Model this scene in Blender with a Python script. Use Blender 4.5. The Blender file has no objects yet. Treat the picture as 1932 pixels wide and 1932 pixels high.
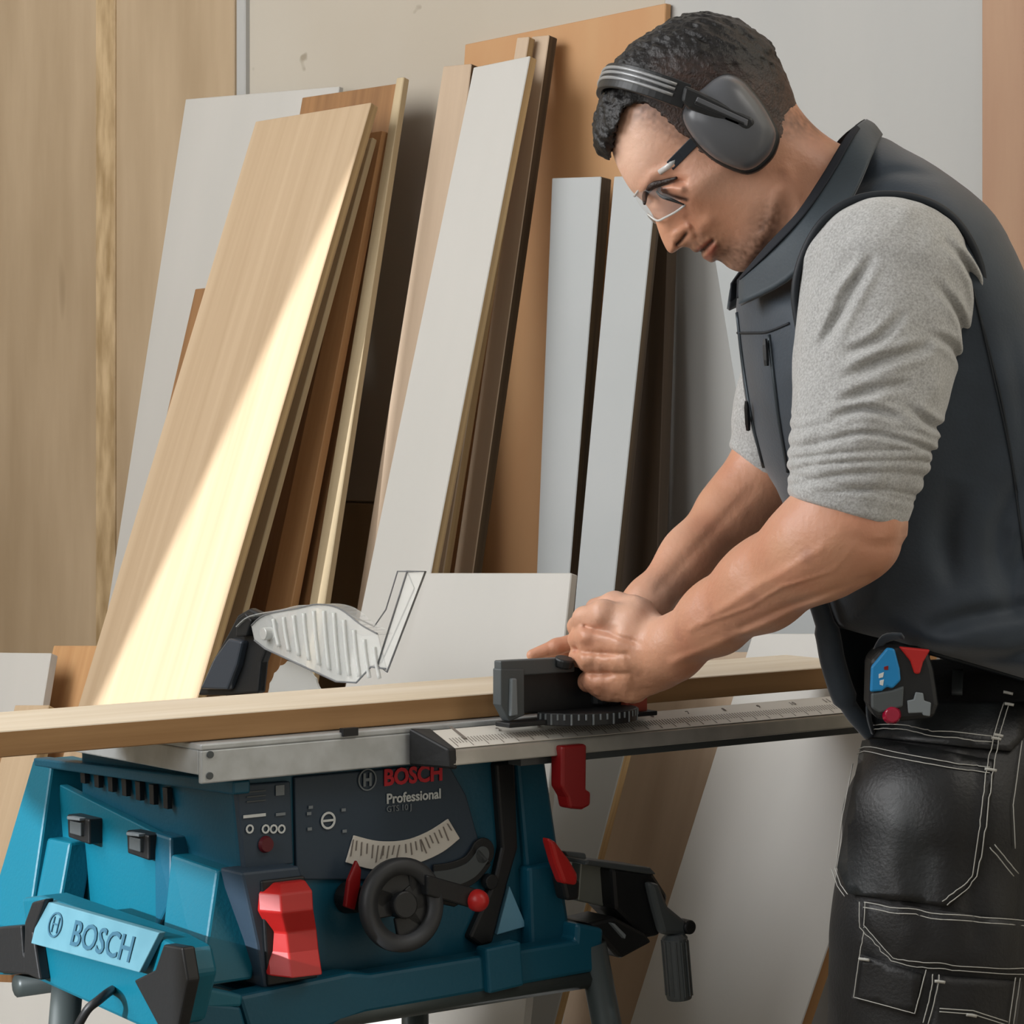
import bpy, bmesh, math, random
import numpy as np
from mathutils import Vector, Matrix, geometry, noise as mnoise

S = bpy.context.scene
COL = S.collection
random.seed(7); RNG = np.random.default_rng(7)

# ------------------------------------------------------------------ camera, world, lights
F = 5500.0; CX = 966.0; HY = 760.0; H = 1.25          # focal length in pixels, horizon row, eye height
cam = bpy.data.cameras.new('camera'); cam.sensor_width = 36; cam.lens = F / 1932 * 36
cam.shift_y = -(966 - HY) / 1932; cam.clip_start = 0.05
camo = bpy.data.objects.new('camera', cam); COL.objects.link(camo)
camo.location = (0, 0, H); camo.rotation_euler = (math.pi / 2, 0, 0)
S.camera = camo
S.view_settings.view_transform = 'Standard'; S.view_settings.look = 'None'
S.view_settings.gamma = 1; S.view_settings.use_curve_mapping = False
S.view_settings.exposure = 0.26
wd = bpy.data.worlds.new('world'); S.world = wd; wd.use_nodes = True
wd.node_tree.nodes['Background'].inputs[0].default_value = (1.0, 0.93, 0.85, 1)
wd.node_tree.nodes['Background'].inputs[1].default_value = 0.26

def area(name, loc, target, size, size_y, power, color):
    l = bpy.data.lights.new(name, 'AREA'); l.shape = 'RECTANGLE'; l.size = size; l.size_y = size_y
    l.energy = power; l.color = color
    o = bpy.data.objects.new(name, l); COL.objects.link(o); o.location = loc
    o.rotation_euler = (Vector(target) - Vector(loc)).to_track_quat('-Z', 'Y').to_euler()
    return o
area('window_light', (-2.0, 1.0, 2.05), (0.4, 3.4, 1.1), 1.7, 1.7, 27, (0.97, 0.98, 1.0))
area('ceiling_lamp_light', (1.6, 2.0, 3.1), (0.6, 3.6, 1.0), 0.9, 0.9, 10, (1.0, 0.96, 0.9))
area('window_light', (-2.1, 3.0, 2.2), (.1, 3.9, 1.2), 1.7, 1.7, 62, (0.97, 0.98, 1.0))
SUN_DIR = Vector((0.760, 0.572, -0.300)).normalized()
sun = bpy.data.lights.new('sun', 'SUN'); sun.energy = 4.8; sun.angle = 0.012; sun.color = (0.93, 0.96, 1.0)
suno = bpy.data.objects.new('sun', sun); COL.objects.link(suno)
suno.location = (-4, -2, 4); suno.rotation_euler = SUN_DIR.to_track_quat('-Z', 'Y').to_euler()

# ------------------------------------------------------------------ helpers
def P(px, py, Y):
    return Vector(((px - CX) / F * Y, Y, H - (py - HY) / F * Y))
def lin(c):
    return tuple((v / 12.92 if v <= .04045 else ((v + .055) / 1.055) ** 2.4) for v in [x / 255 for x in c[:3]]) + (1,)

def mat(name, rgb, rough=.5, metal=0, rgb2=None, nscale=8, stretch=(1, 1, 1), bump=0, bscale=60, contrast=(.35, .65),
        alpha=1, trans=0, ior=1.45, coat=0, spec=None, speck=None, detail=4, sheen=0):
    m = bpy.data.materials.new(name); m.use_nodes = True
    nt = m.node_tree; N = nt.nodes; L = nt.links; b = N['Principled BSDF']
    b.inputs['Base Color'].default_value = lin(rgb); b.inputs['Roughness'].default_value = rough
    b.inputs['Metallic'].default_value = metal; b.inputs['IOR'].default_value = ior
    b.inputs['Alpha'].default_value = alpha; b.inputs['Transmission Weight'].default_value = trans
    b.inputs['Coat Weight'].default_value = coat
    if sheen: b.inputs['Sheen Weight'].default_value = sheen
    if spec is not None: b.inputs['Specular IOR Level'].default_value = spec
    tc = N.new('ShaderNodeTexCoord'); mp = N.new('ShaderNodeMapping'); mp.inputs['Scale'].default_value = stretch
    L.new(tc.outputs['Object'], mp.inputs['Vector'])
    src = None
    if rgb2 is not None:
        n = N.new('ShaderNodeTexNoise'); n.inputs['Scale'].default_value = nscale; n.inputs['Detail'].default_value = detail
        L.new(mp.outputs[0], n.inputs['Vector'])
        r = N.new('ShaderNodeValToRGB'); r.color_ramp.elements[0].position = contrast[0]; r.color_ramp.elements[1].position = contrast[1]
        r.color_ramp.elements[0].color = lin(rgb); r.color_ramp.elements[1].color = lin(rgb2)
        L.new(n.outputs['Fac'], r.inputs[0]); src = r.outputs[0]
        L.new(src, b.inputs['Base Color'])
    if speck is not None:                      # (colour, threshold, scale)
        n = N.new('ShaderNodeTexNoise'); n.inputs['Scale'].default_value = speck[2]; n.inputs['Detail'].default_value = 2
        L.new(mp.outputs[0], n.inputs['Vector'])
        r = N.new('ShaderNodeValToRGB'); r.color_ramp.elements[0].position = speck[1]; r.color_ramp.elements[1].position = min(1, speck[1] + .06)
        r.color_ramp.elements[0].color = (0, 0, 0, 1); r.color_ramp.elements[1].color = (1, 1, 1, 1)
        L.new(n.outputs['Fac'], r.inputs[0])
        mx = N.new('ShaderNodeMix'); mx.data_type = 'RGBA'; L.new(r.outputs[0], mx.inputs[0])
        if src: L.new(src, mx.inputs[6])
        else: mx.inputs[6].default_value = lin(rgb)
        mx.inputs[7].default_value = lin(speck[0]); L.new(mx.outputs[2], b.inputs['Base Color'])
    if bump:
        n = N.new('ShaderNodeTexNoise'); n.inputs['Scale'].default_value = bscale; n.inputs['Detail'].default_value = 3
        L.new(mp.outputs[0], n.inputs['Vector'])
        bp = N.new('ShaderNodeBump'); bp.inputs['Strength'].default_value = bump; bp.inputs['Distance'].default_value = .002
        L.new(n.outputs['Fac'], bp.inputs['Height']); L.new(bp.outputs[0], b.inputs['Normal'])
    return m

def wood(name, a, b_, stretch=(14, 14, .7), nscale=3, rough=.6, bump=.15, contrast=(.3, .7), speck=None):
    return mat(name, a, rough, rgb2=b_, nscale=nscale, stretch=stretch, bump=bump, bscale=12, contrast=contrast, speck=speck, detail=6)

def link(name, me, m=None, parent=None, loc=(0, 0, 0), smooth=False, bevel=0, seg=2):
    if isinstance(me, bmesh.types.BMesh):
        bmesh.ops.recalc_face_normals(me, faces=me.faces)
        d = bpy.data.meshes.new(name); me.to_mesh(d); me.free(); me = d
    o = bpy.data.objects.new(name, me); COL.objects.link(o); o.location = loc
    if m: me.materials.append(m)
    if parent: o.parent = parent
    if smooth:
        for p in me.polygons: p.use_smooth = True
    if bevel:
        md = o.modifiers.new('bevel', 'BEVEL'); md.width = bevel; md.segments = seg; md.limit_method = 'ANGLE'; md.angle_limit = .6
        md.harden_normals = False
    return o
def empty(name, loc=(0, 0, 0), rz=0):
    o = bpy.data.objects.new(name, None); COL.objects.link(o); o.location = loc; o.rotation_euler = (0, 0, rz)
    o.empty_display_size = .05
    return o
def tag(o, label, cat, group=None, kind=None):
    if label: o['label'] = label
    if cat: o['category'] = cat
    if group: o['group'] = group
    if kind: o['kind'] = kind
    return o

def b_hull(bm, pts, faces):
    vs = [bm.verts.new(p) for p in pts]
    for f in faces:
        try: bm.faces.new([vs[i] for i in f])
        except ValueError: pass
def b_prism(bm, poly, off):
    """closed prism: polygon of 3-D points pushed along off"""
    off = Vector(off); a = [bm.verts.new(p) for p in poly]; b = [bm.verts.new(Vector(p) + off) for p in poly]
    n = len(a); bm.faces.new(a); bm.faces.new(b[::-1])
    for i in range(n):
        bm.faces.new((a[i], b[i], b[(i + 1) % n], a[(i + 1) % n]))
def b_box(bm, lo, hi):
    x0, y0, z0 = lo; x1, y1, z1 = hi
    b_prism(bm, [(x0, y0, z0), (x1, y0, z0), (x1, y1, z0), (x0, y1, z0)], (0, 0, z1 - z0))
def b_tube(bm, pts, r, n=10, caps=True):
    pts = [Vector(p) for p in pts]; rs = r if isinstance(r, (list, tuple)) else [r] * len(pts)
    rings = []; up = None
    for i, p in enumerate(pts):
        t = (pts[min(i + 1, len(pts) - 1)] - pts[max(i - 1, 0)]).normalized()
        if up is None:
            up = Vector((0, 0, 1)) if abs(t.z) < .9 else Vector((1, 0, 0))
        s = t.cross(up).normalized(); up = s.cross(t).normalized()
        rings.append([bm.verts.new(p + (s * math.cos(a) + up * math.sin(a)) * rs[i]) for a in [2 * math.pi * k / n for k in range(n)]])
    for i in range(len(rings) - 1):
        for k in range(n):
            bm.faces.new((rings[i][k], rings[i][(k + 1) % n], rings[i + 1][(k + 1) % n], rings[i + 1][k]))
    if caps:
        bm.faces.new(rings[0][::-1]); bm.faces.new(rings[-1])
def b_sweep(bm, path, sec, closed=False):
    """sweep: path = list of (point, u, v) frames, sec = list of 2-D points"""
    rings = [[bm.verts.new(Vector(p) + Vector(u) * a + Vector(v) * b) for a, b in sec] for p, u, v in path]
    n = len(sec); m = len(rings)
    for i in range(m if closed else m - 1):
        A = rings[i]; B = rings[(i + 1) % m]
        for k in range(n):
            bm.faces.new((A[k], A[(k + 1) % n], B[(k + 1) % n], B[k]))
    if not closed:
        bm.faces.new(rings[0][::-1]); bm.faces.new(rings[-1])
def b_disc(bm, c, axis, r, t, n=28, r2=None):
    """solid disc or cone stub along axis"""
    axis = Vector(axis).normalized(); c = Vector(c)
    s = axis.orthogonal().normalized(); u = axis.cross(s)
    r2 = r if r2 is None else r2
    A = [bm.verts.new(c + (s * math.cos(2 * math.pi * k / n) + u * math.sin(2 * math.pi * k / n)) * r) for k in range(n)]
    B = [bm.verts.new(c + axis * t + (s * math.cos(2 * math.pi * k / n) + u * math.sin(2 * math.pi * k / n)) * r2) for k in range(n)]
    bm.faces.new(A); bm.faces.new(B[::-1])
    for k in range(n): bm.faces.new((A[k], B[k], B[(k + 1) % n], A[(k + 1) % n]))
def smoothline(pts, k=6, closed=False):
    pts = [Vector(p) for p in pts]; n = len(pts); out = []
    rng = range(n if closed else n - 1)
    for i in rng:
        if closed: p0, p1, p2, p3 = pts[i - 1], pts[i], pts[(i + 1) % n], pts[(i + 2) % n]
        else: p0, p1, p2, p3 = pts[max(i - 1, 0)], pts[i], pts[i + 1], pts[min(i + 2, n - 1)]
        for j in range(k):
            t = j / k
            out.append(.5 * ((2 * p1) + (p2 - p0) * t + (2 * p0 - 5 * p1 + 4 * p2 - p3) * t * t + (3 * p1 - p0 - 3 * p2 + p3) * t ** 3))
    if not closed: out.append(pts[-1])
    return out

# ------------------------------------------------------------------ the workshop wall and floor
WV = Vector((-(CX + 4500), F, 0)).normalized() * -1            # along the wall, to the right and nearer
WN = Vector((-(-WV.y), -WV.x, 0)); WN = Vector((WV.y, -WV.x, 0)).normalized()
if WN.y > 0: WN = -WN
WO = Vector((0, 23500 / 5466, 0))
def Wp(px, py, g=0, k=0, zt=0):
    """pixel ray met with the wall plane moved g out; k = extra offset per metre below zt"""
    dx = (px - CX) / F; dz = -(py - HY) / F
    Y = (g + k * (zt - H) + WO.dot(WN)) / (dx * WN.x + WN.y + k * dz)
    return Vector((dx * Y, Y, H + dz * Y))
def wall_s(p): return (p - WO).dot(WV)

m_floor = mat('floor_concrete', (150, 140, 125), .8, rgb2=(120, 112, 100), nscale=5, bump=.3)
m_wall = mat('wall_plaster', (196, 188, 170), .9, rgb2=(204, 196, 180), nscale=2, bump=.1)
m_ply = wood('plywood_wall_tan', (160, 138, 109), (184, 162, 133), stretch=(5, 5, .8), nscale=2.2, contrast=(.3, .72), speck=((112, 92, 62), .70, 1.6))
m_cream = mat('cream_sheet', (178, 168, 152), .7, rgb2=(184, 176, 162), nscale=2, speck=((150, 140, 122), .74, 22))
m_pale = mat('pale_sheet', (170, 170, 167), .6, rgb2=(176, 175, 171), nscale=3, stretch=(2, 2, .5))
m_brown_sheet = wood('brown_sheet', (160, 122, 95), (176, 142, 112), stretch=(6, 6, .6))

floor_bm = bmesh.new(); b_box(floor_bm, (-6, -1.5, -.1), (6, 9, 0)); tag(link('floor', floor_bm, m_floor), None, None, kind='structure')
wb = bmesh.new()
a = WO + WV * -6; b = WO + WV * 6
b_prism(wb, [a, b, b - WN * .15, a - WN * .15], (0, 0, 3.4))
wall = tag(link('wall_back', wb, m_wall), None, None, kind='structure')
# unseen wall added to block the sun; openings cut to shape its two patches
def plane_hit(p, X): t = (X - p.x) / SUN_DIR.x; q = p + SUN_DIR * t; return Vector((q.y, q.z))
XW = -2.25
def wall_with_openings(openings):
    outer = [Vector((-1.2, 0)), Vector((6.1, 0)), Vector((6.1, 3.4)), Vector((-1.2, 3.4))]
    pts = list(outer); faces = [[0, 1, 2, 3]]; edges = []
    for h in openings: faces.append(list(range(len(pts), len(pts) + len(h)))); pts += h
    r = geometry.delaunay_2d_cdt(pts, [], faces, 1, 1e-4)
    bm = bmesh.new(); a_ = [bm.verts.new((XW, p.x, p.y)) for p in r[0]]; b_ = [bm.verts.new((XW - .04, p.x, p.y)) for p in r[0]]
    from collections import Counter
    cnt = Counter()
    def inside(c, poly):
        s_ = False
        for i in range(len(poly)):
            p, q = poly[i], poly[(i + 1) % len(poly)]
            if (p.y > c.y) != (q.y > c.y) and c.x < (q.x - p.x) * (c.y - p.y) / (q.y - p.y) + p.x: s_ = not s_
        return s_
    for f in r[2]:
        c = sum((r[0][i] for i in f), Vector((0, 0))) / len(f)
        if any(inside(c, h) for h in openings): continue
        bm.faces.new([a_[i] for i in f]); bm.faces.new([b_[i] for i in f][::-1])
        for i in range(len(f)): cnt[(f[i], f[(i + 1) % len(f)])] += 1
    for (i, j) in list(cnt):
        if (j, i) not in cnt: bm.faces.new((a_[j], a_[i], b_[i], b_[j]))
    return tag(link('sun_blocker_wall', bm, m_wall), None, None, kind='structure')
def wall_panel(px0, px1, m, t, z1=3.2, seam=0, z0=0.02, name='panel', label=None):
    s0 = wall_s(Wp(px0, 300)); s1 = wall_s(Wp(px1, 300, t))
    bm = bmesh.new(); A = WO + WV * s0 + Vector((0, 0, z0)); B = WO + WV * s1 + Vector((0, 0, z0))
    b_prism(bm, [A, B, B + WN * t, A + WN * t], (0, 0, z1 - z0))
    o = link(name, bm, m, wall, bevel=.002, seg=1)
    if label: o['label'] = label
    return o
wall_panel(-420, 200, m_ply, .026, label='tan plywood panel with a grey scuff')
wall_panel(217, 441, m_ply, .026, label='tan plywood panel proud of its neighbour')
wall_panel(199, 207, wood('seam_strip', (60, 44, 28), (110, 86, 56), stretch=(8, 8, 3), nscale=6), .004)
wall_panel(206.5, 216, wood('seam_batten', (150, 124, 86), (198, 172, 134), stretch=(8, 8, 2), nscale=6), .030)
wall_panel(444, 462, m_pale, .020)
seam_z = Wp(700, 946).z
wall_panel(476, 1256, m_cream, .010, label='cream board behind the leaning sheets', z0=seam_z)
m_lower = wood('lower_ply', (150, 124, 88), (168, 142, 106), stretch=(4, 4, .8))
wall_panel(476, 1256, m_lower, .010, z1=seam_z - .003)
wall_panel(1262, 1860, m_pale, .010, label='cream board behind the man, its brighter light painted as pale grey')  # same board as the cream one, brighter light put into its colour
wall_panel(1864, 2300, m_brown_sheet, .014, label='brown board at the right')

# ------------------------------------------------------------------ leaning boards
W_white = mat('white_laminate', (186, 184, 178), .45, rgb2=(192, 189, 183), nscale=3, stretch=(2, 2, .4))
W_bluewhite = mat('cool_white_board', (168, 172, 172), .5, rgb2=(176, 179, 179), nscale=3)
W_tan = wood('pine_board', (172, 147, 116), (192, 168, 138), stretch=(22, 22, .55), nscale=2, contrast=(.25, .75))
W_orange = wood('beech_board', (176, 128, 82), (200, 156, 108), stretch=(14, 14, .8))
W_mdf = wood('mdf_sheet', (178, 128, 84), (190, 150, 106), stretch=(2, 2, .6), bump=.05)
W_pale = wood('birch_batten', (176, 156, 122), (198, 180, 146), stretch=(16, 16, .8))
W_brown = wood('brown_batten', (126, 90, 56), (158, 116, 74), stretch=(18, 18, .9), speck=((78, 48, 26), .70, .9))
W_shade = wood('shade_board', (62, 50, 38), (80, 64, 48), stretch=(12, 12, .6))
W_taupe = wood('taupe_board', (178, 156, 132), (192, 170, 146), stretch=(10, 10, .6))
W_edge = wood('ply_edge', (138, 110, 74), (196, 168, 122), stretch=(60, 60, .5), nscale=2)
W_darkedge = wood('dark_edge', (58, 46, 34), (96, 78, 56), stretch=(60, 60, .5), nscale=2)

def lean(name, label, cat, quad, g, k, t, m, medge=None, group=None, floor_=True):
    """a board leaning on the wall: quad = photo corners TL, TR, BR, BL"""
    zt = Wp(quad[0][0], quad[0][1], g).z
    q = [Wp(x, y, g, k, zt) for x, y in quad]
    if floor_:
        for a_, b_ in ((0, 3), (1, 2)):
            d = q[b_] - q[a_]; s = (q[a_].z - .004) / -d.z
            q[b_] = q[a_] + d * s
    nrm = (q[1] - q[0]).cross(q[3] - q[0]).normalized()
    if nrm.dot(WN) > 0: nrm = -nrm
    loc = (q[2] + q[3]) / 2
    az = ((q[0] + q[1]) / 2 - loc).normalized(); axx = nrm.cross(az).normalized(); M = Matrix((axx, nrm, az)).transposed()
    pts = [M.inverted() @ (p - loc) for p in q]
    nl = Vector((0, 1, 0))
    bm = bmesh.new(); b_prism(bm, pts, nl * t)
    o = link(name, bm, m, None, loc, bevel=.0012, seg=1); o.rotation_euler = M.to_euler()
    if medge:
        o.data.materials.append(medge)
        for f in o.data.polygons:
            if abs(f.normal.dot(nl)) < .6: f.material_index = 1
    return tag(o, label, cat, group)

lean('pale_sheet', 'wide pale grey sheet leaning behind the big tan plank', 'sheet', [(350, 187), (640, 163), (470, 1230), (190, 1230)], .04, .16, .010, W_white)
lean('brown_offcut', 'short brown offcut peeking out left of the big tan plank', 'board', [(368, 545), (470, 535), (420, 1000), (262, 1010)], .20, .30, .012, W_brown)
lean('brown_board', 'brown board with its top corner above the big tan plank', 'board', [(570, 184), (752, 157), (600, 1150), (400, 1180)], .085, .27, .010, W_brown, W_darkedge)
lean('pale_batten', 'thin pale batten right of the knotty brown batten', 'batten', [(748, 147), (762, 145), (612, 1140), (583, 1140)], .112, .27, .012, W_pale)
lean('knotty_batten', 'knotty orange-brown batten between two thin pale battens', 'batten', [(692, 250), (722, 246), (548, 1150), (500, 1150)], .14, .26, .014, W_orange)
lean('thin_batten', 'thin tan batten close behind the right edge of the big tan plank', 'batten', [(690, 262), (703, 259), (452, 1180), (428, 1180)], .16, .36, .010, W_pale)
b1 = lean('wide_plank', 'big wide tan plank with a bright sunlit strip down its right side', 'plank', [(482, 229), (700, 193), (388, 1262), (152, 1316)], .19, .40, .016, W_tan, W_edge)
zt1 = Wp(482, 229, .19).z
lit1 = [plane_hit(Wp(x, y, .19, .40, zt1), XW) for x, y in ((692, 258), (712, 248), (392, 1330), (175, 1345))]
lit2 = [plane_hit(P(x, y, Y), XW) for x, y, Y in ((-60, 1385, 3.25), (60, 1395, 3.22), (92, 1440, 3.19), (134, 1522, 3.15), (180, 1556, 3.11), (320, 1596, 2.95), (430, 1640, 2.82), (560, 1720, 2.75), (560, 2050, 2.75), (-80, 2000, 3.25))]  # diagonal edge cut to draw the table's shade on the saw
wall_with_openings([lit1, lit2])
lean('mdf_sheet', 'large orange-brown sheet with its top edge beside the man\'s hair', 'sheet', [(877, 84), (1256, 6), (1205, 1290), (800, 1330)], .025, .035, .012, W_mdf)
lean('taupe_board', 'narrow taupe board tucked behind the left of the long white board', 'board', [(836, 125), (889, 120), (772, 1160), (668, 1180)], .07, .22, .016, W_taupe, W_darkedge)
lean('slim_cream_board', 'slim cream board with a chipped top behind the long white board', 'board', [(975, 71), (998, 69), (836, 1080), (812, 1080)], .08, .23, .014, W_taupe, W_edge)
lean('slim_white_board', 'slim white-topped board at the right of the chipped cream one', 'board', [(1003, 69), (1036, 66), (892, 1080), (856, 1080)], .06, .20, .018, W_taupe, W_darkedge)
lean('long_white_board', 'long wide white board at the middle of the leaning stack', 'board', [(893, 127), (1000, 105), (776, 1270), (652, 1290)], .13, .30, .015, W_white, W_edge)
lean('white_board', 'white board ending at shoulder height beside the orange-brown sheet', 'board', [(1041, 336), (1134, 333), (1058, 1290), (1004, 1290)], .10, .13, .022, W_bluewhite, W_darkedge)
lean('white_board', 'tapering white board between the shorter white one and the dark shadow strip', 'board', [(1158, 333), (1240, 330), (1140, 1290), (1070, 1290)], .10, .14, .016, W_bluewhite, W_darkedge)
lean('shade_board', 'dark brown strip standing in for the shadow right of the white boards', 'board', [(1228, 400), (1262, 396), (1235, 1200), (1150, 1200)], .05, .10, .020, W_shade)  # dark sheet added where shadow falls on the wall
lean('white_sheet', 'white panel edge showing between the man\'s chin and his vest', 'sheet', [(1345, 470), (1760, 470), (1760, 1290), (1478, 1290)], .05, .04, .016, W_bluewhite)
lean('cream_sheet', 'low cream panel standing right behind the saw blade', 'sheet', [(806, 1081), (1078, 1081), (1052, 1330), (738, 1330)], .50, .30, .012, W_white)
lean('pale_offcut', 'pale panel below the blue saw between body and red handle', 'sheet', [(1010, 1200), (1236, 1200), (1045, 1932), (872, 1932)], .30, .42, .014, W_bluewhite, W_edge)
lean('tan_sheet', 'tan sheet in shade under the guide rail behind the crank', 'sheet', [(1180, 1230), (1440, 1230), (1230, 1932), (1060, 1932)], .20, .30, .014, W_taupe, W_darkedge)
lean('big_pale_sheet', 'big pale sheet leaning low between the saw and the man\'s legs', 'sheet', [(1420, 1195), (1765, 1195), (1512, 1932), (1188, 1932)], .265, .44, .018, W_white, W_orange)
lean('cream_board', 'low cream board at the left edge behind the workpiece', 'board', [(-90, 1230), (96, 1232), (52, 1500), (-140, 1500)], .53, .40, .014, W_white)
lean('brown_block', 'short reddish-brown board end left of the big tan plank', 'board', [(101, 1218), (215, 1218), (170, 1400), (60, 1400)], .47, .35, .016, W_orange)
lean('tan_board', 'tan board leaning at the left edge beside the blue saw', 'board', [(28, 1330), (92, 1330), (-60, 1932), (-130, 1932)], .70, .50, .02, W_tan, W_edge)
lean('brown_plank', 'dark brown plank at the far left edge below the workpiece', 'plank', [(-120, 1380), (14, 1380), (20, 1800), (-130, 1800)], .64, .35, .02, W_brown)
lean('white_offcut', 'low white board glimpsed between the saw stand legs at lower left', 'board', [(-60, 1850), (262, 1862), (262, 1932), (-60, 1932)], .93, .50, .014, W_white)
lean('batten', 'tan batten low under the saw base left of the grey-white panel', 'batten', [(800, 1780), (832, 1780), (770, 1932), (735, 1932)], .45, .3, .02, W_tan, group='battens under the saw')
lean('batten', 'brown batten low under the saw base beside the tan batten', 'batten', [(868, 1780), (915, 1780), (862, 1932), (790, 1932)], .40, .3, .02, W_brown, group='battens under the saw')
# ------------------------------------------------------------------ table saw
TH = math.atan2(.616, .788)
C0 = P(380, 1405, 2.8)                       # near corner of the table top
E1 = Vector((math.cos(TH), math.sin(TH), 0)); E2 = Vector((-math.sin(TH), math.cos(TH), 0))
saw = empty('table_saw', C0, TH)
tag(saw, 'blue table saw with silver table, red switch and black handwheel', 'table saw')
def loc_of(p):
    d = Vector(p) - C0
    return Vector((d.dot(E1), d.dot(E2), d.z))
def glob(l): return C0 + E1 * l[0] + E2 * l[1] + Vector((0, 0, l[2]))
def ray(px, py): return Vector(((px - CX) / F, 1, -(py - HY) / F))
EYE = Vector((0, 0, H))
def sf(px, py, y):                            # on the local plane y = const
    d = ray(px, py); t = (y + (C0 - EYE).dot(E2)) / d.dot(E2); return loc_of(EYE + d * t)
def ss(px, py, x):                            # on the local plane x = const
    d = ray(px, py); t = (x + (C0 - EYE).dot(E1)) / d.dot(E1); return loc_of(EYE + d * t)
def sz(px, py, z):                            # on the local plane z = const
    d = ray(px, py); t = (z + C0.z - H) / d.z; return loc_of(EYE + d * t)

m_alu = mat('cast_aluminium', (192, 197, 199), .45, .3, rgb2=(174, 178, 178), nscale=30, bump=.12)
m_alu2 = mat('rail_aluminium', (184, 182, 174), .4, .4, rgb2=(164, 162, 154), nscale=20)
m_teal = mat('teal_plastic', (8, 78, 100), .42, bump=.12, bscale=250)
m_teal_lit = mat('teal_plastic_lit', (0, 94, 114), .42, bump=.12, bscale=250)  # same teal, sunlight on the left side put into the colour
m_slate = mat('slate_panel', (46, 61, 75), .5, bump=.08, bscale=200)
m_black = mat('black_plastic', (24, 26, 28), .45, bump=.1, bscale=150)
m_greyp = mat('dark_grey_plastic', (74, 80, 82), .45)
m_red = mat('red_plastic', (176, 34, 32), .35, bump=.05)
m_dred = mat('dark_red_plastic', (124, 14, 16), .4)
m_print = mat('white_print', (205, 210, 208), .6)
m_pgrey = mat('grey_print', (120, 128, 132), .6)
m_predt = mat('red_print', (200, 40, 52), .6)
m_scale = mat('scale_white', (212, 208, 198), .5)
m_tick = mat('tick_print', (120, 112, 104), .6)
m_steel = mat('blade_steel', (208, 210, 208), .3, .45)
m_sticker = mat('pale_blue_sticker', (88, 134, 148), .5, rgb2=(80, 126, 140), nscale=30)
m_stick_ink = mat('sticker_ink', (44, 88, 108), .6)
m_legs = mat('leg_enamel', (66, 74, 74), .4, .2)

def fpoly(name, pts, y, d, m, parent=None, bevel=.0015, smooth=False):
    bm = bmesh.new(); b_prism(bm, [sf(x, yy, y) for x, yy in pts], (0, d, 0))
    return link(name, bm, m, parent or saw, bevel=bevel, smooth=smooth)
def spoly(name, pts, x, d, m, parent=None, bevel=.0015):
    bm = bmesh.new(); b_prism(bm, [ss(a, b, x) for a, b in pts], (d, 0, 0))
    return link(name, bm, m, parent or saw, bevel=bevel)

# table: flat top, ribbed skirt
TL_, TD = .475, .36
bm = bmesh.new(); b_box(bm, (0, 0, -.006), (TL_, TD, 0))
b_box(bm, (0.0, 0.0, -.038), (TL_, .006, -.006)); b_box(bm, (0, TD - .006, -.036), (TL_, TD, -.006))
b_box(bm, (0, .006, -.030), (.006, TD - .006, -.006)); b_box(bm, (TL_ - .006, .006, -.034), (TL_, TD - .006, -.006))
b_hull(bm, [(.006, .006, -.006), (.006, .20, -.006), (.10, .20, -.006), (.10, .006, -.006), (.02, .02, -.034), (.02, .19, -.030), (.09, .19, -.03), (.09, .02, -.034)],
       [(0, 1, 2, 3), (4, 7, 6, 5), (0, 4, 5, 1), (1, 5, 6, 2), (2, 6, 7, 3), (3, 7, 4, 0)])
tbl = link('tabletop', bm, m_alu, saw, bevel=.0015)
bm = bmesh.new(); p = sf(660, 1381, -.001)
b_box(bm, (p.x - .009, -.003, p.z - .004), (p.x + .009, .004, p.z + .004)); link('slot_cap', bm, m_black, tbl)
for px, py in ((392, 1428), (391, 1468)):
    bm = bmesh.new(); b_disc(bm, sf(px + 6, py - 4, -.002), (0, 1, 0), .0035, .004, 12); link('bolt', bm, m_greyp, tbl)
# insert plate and mitre slot
bm = bmesh.new(); b_box(bm, (.20, .10, 0), (.25, .33, .0012)); link('insert_plate', bm, m_dred, tbl)

# body: flared housing
YF = .030
def body_pt(px, py, y): return sf(px, py, y)
fl_t, fl_b = sf(442, 1474, YF), sf(474, 1872, YF)
fr_t, fr_b = sf(1022, 1425, YF), sf(1078, 1796, YF)
xl = fl_t.x
bk_t = ss(66, 1432, xl).y; zb = (fl_b.z + fr_b.z) / 2
print('BODY', fl_t, fl_b, fr_t, fr_b, bk_t)
ztop = -.030
X0t, X1t = xl, fr_t.x; X0b, X1b = fl_b.x, fr_b.x
bkt = .335
bm = bmesh.new()
b_hull(bm, [(X0t, YF, ztop), (X1t, YF, ztop), (X1t, bkt, ztop), (X0t, bkt, ztop),
            (X0b, YF, zb), (X1b, YF, zb), (X1b, bkt + .03, zb), (X0b, bkt + .03, zb)],
       [(0, 1, 2, 3), (4, 7, 6, 5), (0, 4, 5, 1), (1, 5, 6, 2), (2, 6, 7, 3), (3, 7, 4, 0)])
body = link('housing', bm, m_teal, saw, bevel=.008, seg=3)

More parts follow.
